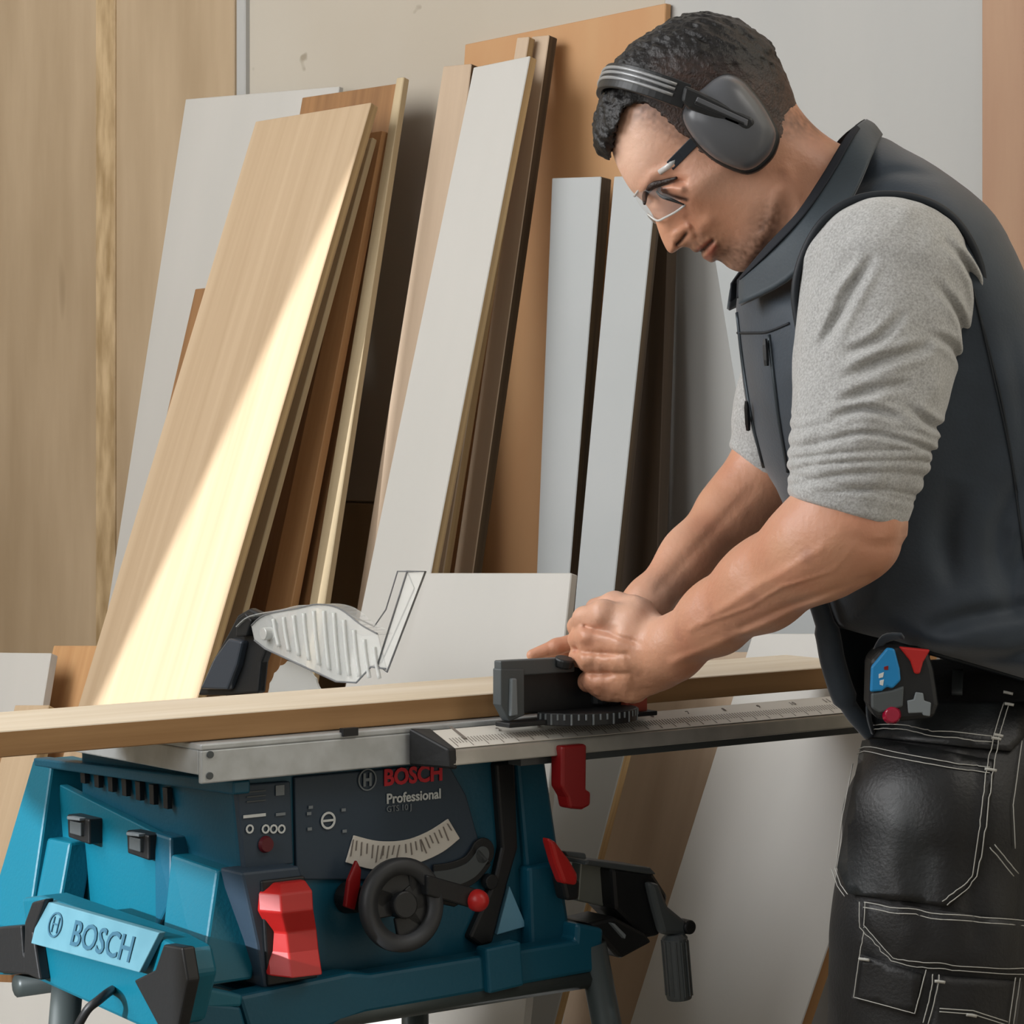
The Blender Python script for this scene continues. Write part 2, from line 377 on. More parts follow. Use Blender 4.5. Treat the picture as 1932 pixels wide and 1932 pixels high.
# front panel pieces
fpoly('control_panel', [(556, 1466), (846, 1440), (880, 1500), (905, 1590), (880, 1640), (700, 1660), (560, 1660)], YF - .004, .006, m_slate, body)
fpoly('panel_plate', [(446, 1482), (548, 1474), (554, 1630), (462, 1640)], YF - .006, .008, m_slate, body)
fpoly('right_pillar', [(975, 1432), (1028, 1426), (1082, 1790), (1004, 1800), (998, 1690)], YF - .008, .042, m_teal, body, .004)
fpoly('step_block', [(998, 1636), (1052, 1626), (1084, 1790), (1004, 1806)], YF - .018, .05, m_teal, body, .004)
fpoly('channel', [(936, 1440), (972, 1436), (978, 1600), (955, 1680), (930, 1780), (908, 1786), (886, 1770), (935, 1660), (948, 1600)], YF - .010, .014, m_black, body, .003)
# pale triangle painted for the light seen through an opening
fpoly('painted_gap_light', [(962, 1672), (994, 1748), (938, 1764)], YF - .0065, .006, mat('gap_light_blue', (112, 168, 196), .5), body, .001)

def text(body_s, c, width, m, parent, right, up, ext=.0004, bold=0.0, name='lettering', shear=0):
    cu = bpy.data.curves.new('t', 'FONT'); cu.body = body_s; cu.extrude = ext; cu.offset = bold; cu.shear = shear
    cu.align_x = 'CENTER'; cu.align_y = 'CENTER'; cu.resolution_u = 3
    to = bpy.data.objects.new('t', cu); COL.objects.link(to)
    bpy.context.view_layer.update()
    dg = bpy.context.evaluated_depsgraph_get(); me = bpy.data.meshes.new_from_object(to.evaluated_get(dg))
    bpy.data.objects.remove(to); 
    xs = [v.co.x for v in me.vertices]; w = max(xs) - min(xs); cx = (max(xs) + min(xs)) / 2
    ys = [v.co.y for v in me.vertices]; cy = (max(ys) + min(ys)) / 2
    s = width / w; right = Vector(right).normalized(); up = Vector(up).normalized(); nr = right.cross(up)
    for v in me.vertices:
        x, y, z = (v.co.x - cx) * s, (v.co.y - cy) * s, v.co.z
        v.co = Vector(c) + right * x + up * y + nr * z
    me.materials.clear()
    return link(name, me, m, parent)
YP = YF - .0055
def fw(px0, px1, py): return (sf(px1, py, YP) - sf(px0, py, YP)).length
text('BOSCH', sf(780, 1462, YP), fw(727, 836, 1462), m_predt, body, (1, 0, 0), (0, 0, 1), bold=.035)
text('Professional', sf(781, 1502, YP), fw(731, 832, 1502), m_print, body, (1, 0, 0), (0, 0, 1), bold=.02)
text('GTS 10 J', sf(753, 1526, YP), fw(730, 776, 1526), m_pgrey, body, (1, 0, 0), (0, 0, 1))
def ring(px, py, r, w, m, parent, y=YP, name='emblem', bars=(), seg=28):
    c = sf(px, py, y); bm = bmesh.new()
    path = []
    for k in range(seg):
        a_ = 2 * math.pi * k / seg; d = Vector((math.cos(a_), 0, math.sin(a_)))
        path.append((c + d * (r - w / 2), d, Vector((0, -1, 0))))
    b_sweep(bm, path, [(-w / 2, 0), (w / 2, 0), (w / 2, .0006), (-w / 2, .0006)], closed=True)
    for (x0, z0, x1, z1) in bars:
        b_box(bm, (c.x + x0 * r, y - .0006, c.z + z0 * r), (c.x + x1 * r, y, c.z + z1 * r))
    return link(name, bm, m, parent)
ring(693, 1471, .0112, .0014, m_pgrey, body, bars=[(-.45, -.6, -.2, .6), (.2, -.6, .45, .6), (-.2, -.14, .2, .14)])
ring(619, 1548, .0088, .0022, m_print, body, name='icon', bars=[(-.8, -.13, .8, .13)])
for px, py in ((583, 1535), (584, 1564), (648, 1528), (650, 1568), (586, 1523)):
    c = sf(px, py, YP); bm = bmesh.new(); b_box(bm, (c.x - .0025, YP - .0005, c.z - .0015), (c.x + .0025, YP, c.z + .0015)); link('icon', bm, m_pgrey, body)
YQ = YF - .0072
c = sf(528, 1491, YQ); bm = bmesh.new(); b_box(bm, (c.x - .005, YQ - .0006, c.z - .005), (c.x + .005, YQ, c.z + .005)); link('icon', bm, m_pgrey, body)
c = sf(480, 1539, YQ); bm = bmesh.new(); b_box(bm, (c.x - .013, YQ - .0006, c.z - .0015), (c.x + .013, YQ, c.z + .0015)); link('icon', bm, m_print, body)
c = sf(530, 1536, YQ); bm = bmesh.new(); b_box(bm, (c.x - .006, YQ - .0006, c.z - .0014), (c.x + .005, YQ, c.z + .0014)); link('icon', bm, m_pgrey, body)
for px in (471, 501, 516, 531): ring(px, 1564, .0046, .0018, m_print, body, y=YQ, name='icon', seg=12)
for i in range(3):
    c = sf(485, 1493 + i * 9, YQ); bm = bmesh.new(); b_box(bm, (c.x - .012, YQ - .0004, c.z - .0006), (c.x + .010, YQ, c.z + .0006)); link('icon', bm, m_greyp, body)
bm = bmesh.new(); b_disc(bm, sf(501, 1593, YQ), (0, -1, 0), .0085, .004, 24, .007); link('reset_button', bm, mat('reset_button', (88, 18, 28), .5), body)

# bevel scale: arc plate with ticks
outer = [(652, 1627), (668, 1576)]; 
top = smoothline([(668, 1576, 0), (715, 1587, 0), (765, 1585, 0), (808, 1569, 0), (846, 1545, 0)], 5)
bot = smoothline([(868, 1582, 0), (835, 1608, 0), (790, 1628, 0), (735, 1638, 0), (700, 1640, 0), (653, 1627, 0)], 5)
sp_ = fpoly('bevel_scale', [(p.x, p.y) for p in top] + [(p.x, p.y) for p in bot], YP - .001, .002, m_scale, body, .0006)
bm = bmesh.new(); yt = YP - .0016
for i in range(22):
    t = .04 + .92 * i / 21
    pa = top[min(int(t * (len(top) - 1)), len(top) - 1)]; rb = bot[::-1]; pb = rb[min(int(t * (len(rb) - 1)), len(rb) - 1)]
    l = .75 if i % 5 == 0 else (.5 if i % 2 else .62)
    A = sf(pa.x + (pb.x - pa.x) * .15, pa.y + (pb.y - pa.y) * .15, yt); B = sf(pa.x + (pb.x - pa.x) * l, pa.y + (pb.y - pa.y) * l, yt)
    b_prism(bm, [A + Vector((-.0006, 0, 0)), A + Vector((.0006, 0, 0)), B + Vector((.0006, 0, 0)), B + Vector((-.0006, 0, 0))], (0, -.0004, 0))
tk = link('scale_ticks', bm, m_tick, sp_); tk['kind'] = 'stuff'

# curved slot for the crank
sl = smoothline([(815, 1660, 0), (850, 1655, 0), (885, 1640, 0), (908, 1612, 0)], 5)
bm = bmesh.new(); path = []
for i, p in enumerate(sl):
    q = sl[min(i + 1, len(sl) - 1)] - sl[max(i - 1, 0)]; t = (sf(p.x + q.x, p.y + q.y, YP) - sf(p.x, p.y, YP)).normalized()
    path.append((sf(p.x, p.y, YP), t.cross(Vector((0, 1, 0))).normalized(), Vector((0, -1, 0))))
b_sweep(bm, path, [(-.016, 0), (.016, 0), (.016, .003), (-.016, .003)]); 
b_disc(bm, sf(908, 1608, YP), (0, -1, 0), .0155, .003, 20)
slot = link('curved_slot', bm, m_black, body, bevel=.001)
bm = bmesh.new()
path2 = [(p - Vector((0, .003, 0)), u, v) for p, u, v in path]
b_sweep(bm, path2, [(-.009, 0), (.009, 0), (.009, .0012), (-.009, .0012)]); b_disc(bm, sf(906, 1612, YP) - Vector((0, .003, 0)), (0, -1, 0), .0088, .0012, 20)
link('slot_track', bm, m_greyp, slot)

# switch box and paddle
sw = fpoly('switch_box', [(455, 1646), (566, 1634), (590, 1720), (606, 1850), (520, 1868), (498, 1866), (484, 1780)], YF - .030, .040, m_slate, body, .003)
fpoly('switch_recess', [(494, 1662), (576, 1652), (600, 1846), (506, 1862)], YF - .033, .006, m_black, sw, .002)
pad = [(520, 1672), (572, 1665), (592, 1684), (592, 1720), (600, 1760), (609, 1842), (534, 1856), (526, 1790), (515, 1740), (513, 1690)]
bm = bmesh.new()
# folded red paddle: profile pushed out in three steps
rows = [(1668, 514, 576, .040), (1690, 512, 590, .052), (1725, 514, 592, .056), (1762, 524, 598, .046), (1800, 529, 602, .050), (1848, 534, 609, .062)]
rings = []
for (py, a_, b_, d) in rows:
    c1, c2 = sf(a_, py, YF - d), sf(b_, py - (b_ - a_) * .12, YF - d)
    mid = c1.lerp(c2, .22)
    rings.append([bm.verts.new(c1 + Vector((0, .022, 0))), bm.verts.new(mid), bm.verts.new(c2), bm.verts.new(c2 + Vector((0, .03, 0))), bm.verts.new(c1 + Vector((0, .03, 0)))])
for i in range(len(rings) - 1):
    for k in range(5): bm.faces.new((rings[i][k], rings[i][(k + 1) % 5], rings[i + 1][(k + 1) % 5], rings[i + 1][k]))
bm.faces.new(rings[0]); bm.faces.new(rings[-1][::-1])
link('switch_paddle', bm, m_red, sw, bevel=.0015)

# bevel pointer knob
bm = bmesh.new(); b_disc(bm, sf(655, 1692, YF - .002), (0, -1, 0), .017, .022, 24, .013); link('lock_knob', bm, m_black, body, bevel=.002)
bm = bmesh.new(); b_prism(bm, [sf(x, y, YF - .022) for x, y in ((668, 1622), (676, 1640), (674, 1672), (664, 1716), (645, 1710), (652, 1660))], (0, -.006, 0)); link('pointer', bm, m_dred, body, bevel=.0015)

# handwheel
HWy = YF - .050; hc = sf(757, 1707, HWy); R = abs(sf(757, 1619, HWy).z - sf(757, 1796, HWy).z) / 2
ax = Vector((-.10, -1, .12)).normalized(); sx = ax.cross(Vector((0, 0, 1))).normalized(); uz = sx.cross(ax).normalized()
hw = empty('handwheel', (0, 0, 0)); hw.parent = saw
bm = bmesh.new(); path = []
for k in range(48):
    a_ = 2 * math.pi * k / 48; d = sx * math.cos(a_) + uz * math.sin(a_)
    path.append((hc + d * (R - .008), d, ax))
b_sweep(bm, path, [(-.009, -.006), (.004, -.009), (.008, -.004), (.008, .004), (.004, .009), (-.009, .006)], closed=True)
bpy.data.objects.remove(hw)
m_wheel = mat('wheel_rubber', (46, 48, 50), .5, bump=.1)
hw = link('handwheel', bm, m_wheel, saw, smooth=True)
bm = bmesh.new(); b_disc(bm, hc + ax * .010, -ax, R * .30, .050, 24, R * .22); link('hub', bm, m_black, hw, bevel=.002)
for ang in (8, 60, 160, 200, 250):
    d = sx * math.cos(math.radians(ang)) + uz * math.sin(math.radians(ang)); e = ax.cross(d)
    bm = bmesh.new(); A = hc + d * R * .2; B = hc + d * (R - .010)
    w1, w2 = (.012, .018) if ang != 60 else (.02, .03)
    b_prism(bm, [A - e * w1, A + e * w1, B + e * w2, B - e * w2], ax * -.005); link('spoke', bm, m_black, hw, bevel=.0015)
# crank arm + red knob
bm = bmesh.new(); A = sf(800, 1668, HWy - .006); B = sf(893, 1694, HWy - .006)
b_sweep(bm, [(A, Vector((0, 0, 1)), Vector((0, 1, 0))), (A.lerp(B, .5), Vector((0, 0, 1)), Vector((0, 1, 0))), (B, Vector((0, 0, 1)), Vector((0, 1, 0)))], [(-.011, -.006), (.010, -.006), (.010, .006), (-.011, .006)])
link('crank_arm', bm, m_black, hw, bevel=.002)
bm = bmesh.new(); b_prism(bm, [sf(x, y, HWy) for x, y in ((770, 1622), (800, 1640), (822, 1672), (880, 1670), (884, 1700), (860, 1712), (805, 1700), (775, 1700))], (0, .010, 0)); link('crank_plate', bm, m_black, hw, bevel=.003)
bm = bmesh.new(); bmesh.ops.create_uvsphere(bm, u_segments=20, v_segments=12, radius=.0115, matrix=Matrix.Translation(sf(901, 1699, HWy - .014)) @ Matrix.Diagonal((1, 1.1, 1, 1)))
link('crank_knob', bm, m_red, hw, smooth=True)
bm = bmesh.new(); b_disc(bm, sf(918, 1662, YF - .004), (0, -1, 0), .008, .010, 16); link('stop_knob', bm, m_black, body, bevel=.001)

# base tray
yb = -.012
bt = bmesh.new()
pts_top = [sf(462, 1868, yb), sf(640, 1836, yb), sf(690, 1822, yb), sf(1066, 1752, yb)]
pts_bot = [sf(488, 1975, yb), sf(690, 1942, yb), sf(700, 1930, yb), sf(1140, 1833, yb)]
base = link('base_frame', (lambda b_: (b_prism(b_, [sf(450, 1880, yb), sf(662, 1835, yb), sf(700, 1838, yb), sf(1088, 1775, yb), sf(1090, 1742, yb), sf(1140, 1752, yb), sf(1134, 1832, yb), sf(690, 1912, yb), sf(484, 1990, yb)], (0, .030, 0)), b_)[1])(bmesh.new()), m_teal, saw, bevel=.004)
bm = bmesh.new(); zz = sf(700, 1838, yb).z
b_box(bm, (X0b - .02, -.010, zz - .020), (sf(1125, 1760, yb).x, bkt + .06, zz - .004)); link('base_plate', bm, m_teal, base, bevel=.003)
fpoly('foot_block', [(918, 1790), (984, 1776), (990, 1860), (924, 1876)], yb - .008, .02, m_teal, base, .003)
fpoly('corner_block', [(322, 1870), (380, 1862), (460, 1878), (456, 1900), (380, 1904), (330, 1884)], yb - .02, .03, m_teal_lit, base, .003)
bm = bmesh.new(); b_prism(bm, [sf(x, y, yb - .02) for x, y in ((330, 1886), (455, 1900), (480, 1990), (350, 1990))], (0, .05, 0)); link('corner_foot', bm, m_teal, base, bevel=.003)

# left side: pillars, recess, latches, vents
XS = -.006
side = spoly('side_panel', [(112, 1480), (300, 1575), (296, 1760), (108, 1700)], xl - .004, .01, m_teal_lit, body)
def slanted(name, tl, tr, br, bl, x_t, x_b, d, m, bev=.003):
    """plate on the left side whose foot stands further out than its head"""
    bm = bmesh.new(); q = [ss(*tl, x_t), ss(*tr, x_t), ss(*br, x_b), ss(*bl, x_b)]
    b_prism(bm, q, (d, 0, 0)); return link(name, bm, m, body, bevel=bev)
slanted('rear_pillar', (62, 1432), (98, 1440), (52, 1760), (-30, 1745), xl - .010, xl - .055, .05, m_teal_lit)
slanted('side_rib', (132, 1590), (60, 1575), (30, 1740), (102, 1760), xl - .022, xl - .050, .03, m_teal_lit)
slanted('front_pillar', (322, 1612), (410, 1642), (378, 1862), (296, 1850), xl - .012, xl - .050, .06, m_teal_lit)
slanted('recess_wall', (290, 1570), (322, 1580), (322, 1700), (292, 1760), xl - .010, xl - .02, .03, m_teal)
spoly('top_overhang', [(62, 1430), (440, 1474), (440, 1500), (64, 1446)], xl - .012, .02, m_teal, body, .002)
for i in range(7):
    px = 150 + i * 26; py = 1449 + i * 6.0
    spoly('vent_slot', [(px, py), (px + 9, py + 2), (px + 10, py + 30 + i * 2), (px + 2, py + 28 + i * 2)], xl - .0045, .006, m_black, body, .0006)
for px, py in ((146, 1560), (258, 1590)):
    lt = spoly('latch', [(px - 20, py - 24), (px + 22, py - 14), (px + 22, py + 34), (px - 18, py + 20)], xl - .020, .018, m_black, body, .002)
    spoly('latch_pin', [(px - 15, py - 12), (px + 6, py - 7), (px + 6, py + 18), (px - 15, py + 12)], xl - .024, .008, m_greyp, lt, .001)
    spoly('latch_tab', [(px - 20, py - 20), (px + 4, py - 16), (px + 4, py - 11), (px - 20, py - 14)], xl - .026, .008, m_pgrey, lt, .0006)
# cord bracket with label on the lower left
XB = xl - .110
br = spoly('cord_bracket', [(40, 1694), (74, 1690), (300, 1768), (342, 1790), (352, 1840), (330, 1932), (290, 1950), (70, 1850), (48, 1760)], XB, .035, m_teal_lit, saw, .004)
q = [ss(78, 1698, XB - .006), ss(300, 1760, XB - .006), ss(262, 1835, XB - .014), ss(58, 1780, XB - .014)]
bm = bmesh.new(); b_prism(bm, q, (.008, 0, 0)); lab = link('label_plate', bm, m_sticker, br, bevel=.001)
rt = (q[1] - q[0]).normalized(); dn = (q[3] - q[0]).normalized(); nr = rt.cross(-dn).normalized()
upv = -dn
cq = (q[0] + q[1] + q[2] + q[3]) / 4
text('BOSCH', q[0].lerp(q[1], .60).lerp(q[3].lerp(q[2], .62), .52) + nr * .0012, (q[1] - q[0]).length * .50, m_stick_ink, lab, rt, upv, bold=.01, ext=.0003)
c = q[0].lerp(q[1], .18).lerp(q[3].lerp(q[2], .18), .45); bm = bmesh.new(); path = []
for k in range(24):
    a_ = 2 * math.pi * k / 24; d = rt * math.cos(a_) + upv * math.sin(a_); path.append((c + d * .012 + nr * .0006, d, nr))
b_sweep(bm, path, [(-.001, 0), (.001, 0), (.001, .0008), (-.001, .0008)], closed=True)
for s_ in (-1, 1): b_prism(bm, [c + rt * s_ * .005 - upv * .008 + nr * .0006, c + rt * (s_ * .005 + .0014) - upv * .008 + nr * .0006, c + rt * (s_ * .005 + .0014) + upv * .008 + nr * .0006, c + rt * s_ * .005 + upv * .008 + nr * .0006], nr * .0008)
b_prism(bm, [c - rt * .005 + nr * .0006, c + rt * .006 + nr * .0006, c + rt * .006 + upv * .0014 + nr * .0006, c - rt * .005 + upv * .0014 + nr * .0006], nr * .0008)
link('emblem', bm, m_stick_ink, lab)
spoly('cord_hook', [(60, 1702), (84, 1696), (62, 1760), (76, 1850), (44, 1836), (46, 1740)], XB - .012, .012, m_black, br, .002)
spoly('cord_hook', [(-30, 1752), (40, 1746), (44, 1800), (70, 1840), (-10, 1835), (-30, 1800)], XB + .02, .03, m_black, br, .002)
spoly('cord_hook', [(308, 1782), (344, 1788), (354, 1850), (334, 1940), (300, 1940), (252, 1850), (292, 1830)], XB - .016, .014, m_black, br, .002)
spoly('cord_hook', [(-40, 1810), (24, 1812), (20, 1840), (-40, 1838)], XB + .03, .03, m_teal_lit, br, .002)

# fence / guide rail, end cap, scale
RY = -.045
ra, rb = sf(846, 1390, RY), sf(1640, 1311, RY)
zr = C0.z * 0 + (ra.z) 
bm = bmesh.new()
xa, xb = sf(850, 1405, RY).x, sf(1680, 1320, RY).x
b_hull(bm, [(xa, RY, -.021), (xb, RY, -.021), (xb, -.006, -.004), (xa, -.006, -.004), (xa, RY - .004, -.036), (xb, RY - .004, -.036), (xb, -.006, -.036), (xa, -.006, -.036)],
       [(0, 1, 2, 3), (4, 7, 6, 5), (0, 4, 5, 1), (1, 5, 6, 2), (2, 6, 7, 3), (3, 7, 4, 0)])
rail = link('guide_rail', bm, m_alu2, saw, bevel=.0015)
bm = bmesh.new(); b_hull(bm, [(xa - .022, -.004, .0), (xa + .004, -.006, -.002), (xa + .006, RY - .002, -.019), (xa - .004, RY - .002, -.019), (xa - .022, -.004, -.038), (xa + .004, -.006, -.040), (xa + .006, RY - .004, -.040), (xa - .004, RY - .004, -.038)],
       [(0, 1, 2, 3), (4, 7, 6, 5), (0, 4, 5, 1), (1, 5, 6, 2), (2, 6, 7, 3), (3, 7, 4, 0)])
link('rail_cap', bm, m_black, rail, bevel=.002)
sl_n = Vector((0, -.017, .039)).normalized(); sl_d = Vector((0, RY + .006, -.021 + .004)).normalized()
bm = bmesh.new()
def rs(x, t): return Vector((x, -.006 + (RY + .006) * t, -.004 - .017 * t)) + sl_n * .0006
b_prism(bm, [rs(xa + .004, .08), rs(xb - .02, .08), rs(xb - .02, .95), rs(xa + .004, .95)], sl_n * .0006)
tape = link('scale_tape', bm, m_scale, rail)
bm = bmesh.new(); n_t = 150
for i in range(n_t):
    x = xa + .012 + (xb - xa - .04) * i / n_t; L_ = .30 if i % 5 else .50
    b_prism(bm, [rs(x, .50) + sl_n * .0008, rs(x + .0007, .50) + sl_n * .0008, rs(x + .0007, .5 + L_ * .8) + sl_n * .0008, rs(x, .5 + L_ * .8) + sl_n * .0008], sl_n * .0003)
tk = link('scale_ticks', bm, m_tick, tape); tk['kind'] = 'stuff'
for i in range(14):
    x = xa + .03 + i * .052
    text(str(i + 1), rs(x, .28) + sl_n * .001, .004 if i < 9 else .007, m_tick, tape, (1, 0, 0), (Vector((0, -RY, .017))), ext=.0002, name='numeral')
# lower dark band of the rail
bm = bmesh.new(); b_box(bm, (sf(1000, 1400, RY).x, -.030, -.046), (xb, -.008, -.036)); link('rail_channel', bm, m_greyp, rail, bevel=.001)

# red rip-fence handle hanging under the rail
fh = fpoly('fence_handle', [(1061, 1408), (1108, 1404), (1107, 1490), (1116, 1494), (1115, 1520), (1100, 1528), (1076, 1526), (1072, 1505), (1061, 1486)], RY - .012, .020, m_dred, rail, .003)
# right side: red lever, clamp and folding crank
fpoly('lock_lever', [(1036, 1580), (1050, 1588), (1076, 1622), (1092, 1650), (1090, 1672), (1064, 1668), (1050, 1630)], YF - .045, .016, m_red, body, .005)
fpoly('lever_pivot', [(1060, 1655), (1096, 1660), (1094, 1698), (1070, 1700)], YF - .042, .02, m_black, body, .004)
fpoly('lever_arm', [(1066, 1606), (1106, 1610), (1108, 1622), (1072, 1616)], YF - .036, .01, m_greyp, body, .002)
fpoly('outrigger_plate', [(1096, 1620), (1162, 1638), (1164, 1716), (1090, 1700)], YF + .01, .016, mat('outrigger_grey', (142, 146, 138), .4, .3), body, .002)
ob = fpoly('outrigger_box', [(1154, 1636), (1232, 1644), (1262, 1690), (1246, 1766), (1216, 1772), (1160, 1716)], YF - .01, .05, m_black, body, .005)
bm = bmesh.new(); b_prism(bm, [sf(x, y, YF - .012) for x, y in ((1110, 1622), (1228, 1637), (1240, 1650), (1225, 1650), (1105, 1632))], (0, .05, 0)); link('box_lid', bm, m_greyp, ob, bevel=.002)
fpoly('crank_bracket', [(1226, 1664), (1246, 1668), (1262, 1710), (1304, 1744), (1300, 1766), (1252, 1764), (1240, 1720)], YF - .024, .014, m_greyp, ob, .005)
bm = bmesh.new(); b_disc(bm, sf(1304, 1750, YF - .028), (0, 1, 0), .008, .022, 20); link('crank_pin', bm, m_black, ob, bevel=.002)
A, B = sf(1272, 1762, YF - .018), sf(1282, 1884, YF - .018)
bm = bmesh.new(); b_tube(bm, [A, A.lerp(B, .06), A.lerp(B, .5), A.lerp(B, .95), B], [.010, .0145, .0145, .0145, .0135], 18)
for k in range(14):
    a_ = 2 * math.pi * k / 14; d = Vector((math.cos(a_), math.sin(a_), 0)) * .0148
    b_tube(bm, [A.lerp(B, .1) + d, A.lerp(B, .94) + d], .0009, 5)
link('crank_grip', bm, m_greyp, ob, smooth=False, bevel=0)
cl = fpoly('clamp_block', [(1112, 1742), (1160, 1730), (1218, 1760), (1232, 1778), (1176, 1808), (1168, 1808)], YF - .02, .05, m_black, body, .004)
fpoly('clamp_pin', [(1154, 1742), (1160, 1742), (1182, 1764), (1180, 1772)], YF - .026, .01, m_pgrey, cl, .001)

# blade, riving knife and clear guard (stands across the table: plane x = const)
XBL = sz(560, 1288, 0).x
bc = None
def pl(px, py, x=None): return ss(px, py, XBL if x is None else x)
bm = bmesh.new()
pc = pl(556, 1345)
rr = .060
n = 72
vs_o = []
for k in range(n):
    a_ = 2 * math.pi * k / n; r_ = rr * (1.0 if k % 3 else 1.03); vs_o.append(Vector((XBL, pc.y + math.cos(a_) * r_, pc.z + math.sin(a_) * r_)))
b_prism(bm, vs_o, (.0024, 0, 0)); link('saw_blade', bm, m_steel, saw)
kn = spoly('riving_bracket', [(372, 1312), (398, 1250), (430, 1195), (448, 1160), (470, 1148), (500, 1162), (512, 1178), (505, 1215), (492, 1250), (486, 1308), (420, 1312)], XBL - .006, .012, m_black, saw, .003)
spoly('bracket_cover', [(376, 1300), (404, 1240), (430, 1204), (456, 1210), (446, 1255), (428, 1302)], XBL - .016, .012, mat('smoke_cover', (58, 64, 72), .25), kn, .003)
spoly('spring_knob', [(446, 1168), (462, 1156), (474, 1170), (464, 1200), (444, 1202)], XBL - .018, .012, m_black, kn, .002)
m_clear = mat('clear_guard', (232, 234, 230), .12, alpha=.30, spec=.8)
m_rib = mat('frosted_rib', (226, 228, 224), .3, alpha=.62)
m_clearedge = mat('guard_edge', (120, 122, 124), .25, alpha=.8)
up_ = smoothline([(474, 1180, 0), (500, 1160, 0), (560, 1148, 0), (600, 1140, 0), (640, 1148, 0), (680, 1178, 0), (712, 1196, 0)], 4)
gpoly = [(p.x, p.y) for p in up_] + [(728, 1262), (700, 1258), (672, 1288), (634, 1286), (500, 1224), (480, 1208)]
guard = empty('t'); bpy.data.objects.remove(guard)
g0 = spoly('blade_guard', gpoly, XBL - .022, .0015, m_clear, saw, 0)
spoly('guard_side', gpoly, XBL + .020, .0015, m_clear, g0, 0)
bm = bmesh.new(); pp = [pl(p.x, p.y) for p in up_]
for i in range(len(pp) - 1):
    a_, b_ = pp[i], pp[i + 1]; o1 = Vector((-.022, 0, 0)); o2 = Vector((.0215, 0, 0))
    b_hull(bm, [a_ + o1, a_ + o2, b_ + o2, b_ + o1, a_ + o1 - Vector((0, 0, .0012)), a_ + o2 - Vector((0, 0, .0012)), b_ + o2 - Vector((0, 0, .0012)), b_ + o1 - Vector((0, 0, .0012))],
           [(0, 1, 2, 3), (4, 7, 6, 5), (0, 4, 5, 1), (1, 5, 6, 2), (2, 6, 7, 3), (3, 7, 4, 0)])
bmesh.ops.remove_doubles(bm, verts=bm.verts, dist=1e-5)
link('guard_top', bm, m_clear, g0)
for i in range(11):                             # moulded ribs
    x = 516 + i * 19; yt_ = np.interp(x, [p.x for p in up_], [p.y for p in up_]) + 12 + max(0, i - 6) * 4
    yb_ = np.interp(x, [500, 634, 700], [1216, 1278, 1284]) - 4
    pts_ = [(x, yt_), (x + 4, yt_ + (yb_ - yt_) * .5), (x + 10, yb_)]
    bm = bmesh.new(); b_tube(bm, smoothline([ss(a_, b_, XBL - .0235) for a_, b_ in pts_], 4), .0024, 6)
    link('rib', bm, m_rib, g0, smooth=True)
def gline(pts, r, x, name='guard_rim', m=m_clearedge, parent=None, closed=False):
    q_ = [ss(a_, b_, x) for a_, b_ in pts]
    if closed: q_.append(q_[0])
    bm = bmesh.new(); b_tube(bm, q_, r, 6); return link(name, bm, m, parent or g0, smooth=True)
gline([(480, 1208), (500, 1224), (634, 1286), (672, 1288), (700, 1258), (728, 1262)], .0011, XBL - .0225)
gline([(p.x, p.y) for p in up_], .0009, XBL - .0225)
# tall clear front flap (the up-swept end of the guard)
fl = [(768, 1078), (803, 1078), (730, 1268), (712, 1256)]
f0 = spoly('guard_flap', fl, XBL - .022, .0015, m_clear, g0, 0)
gline(fl, .0012, XBL - .0226, m=m_clearedge, closed=True)
gline([(750, 1078), (728, 1150), (706, 1182), (640, 1150)], .0009, XBL + .02, closed=False)
gline([(750, 1078), (768, 1078)], .0009, XBL - .01); gline([(768, 1078), (782, 1110), (720, 1250), (700, 1258)], .0009, XBL - .01)
bm = bmesh.new(); b_disc(bm, ss(496, 1196, XBL - .030), (1, 0, 0), .0075, .012, 20); link('pivot_screw', bm, m_steel, g0, bevel=.001)

# ------------------------------------------------------------------ workpiece board lying on the table
zb0 = 0.0008
a_ = sz(0, 1424, zb0); bq = sz(930, 1351, zb0)
yb_front = .020
LZ = .0245
A0 = sz(-260, 1445, zb0); 
m_work = wood('workpiece_oak', (142, 106, 66), (172, 134, 90), stretch=(.8, 14, 14), nscale=3)
m_worktop_lit = wood('workpiece_lit_top', (206, 190, 164), (222, 210, 190), stretch=(.8, 14, 14), nscale=3)  # lighter copy of the same wood, light painted onto the top face
x0w, x1w = -.27, .93
wloc = glob((x0w, yb_front, zb0))
wp = empty('workpiece', wloc, TH)
bpy.data.objects.remove(wp)
bm = bmesh.new(); b_box(bm, (0, 0, 0), (x1w - x0w, .150, LZ))
wp = link('wooden_workpiece', bm, m_work, None, wloc, bevel=.001, seg=1); wp.rotation_euler = (0, 0, TH)
wp.data.materials.append(m_worktop_lit)
for f in wp.data.polygons:
    if f.normal.z > .9: f.material_index = 1
tag(wp, 'long wooden board lying across the saw table, being cut', 'board')

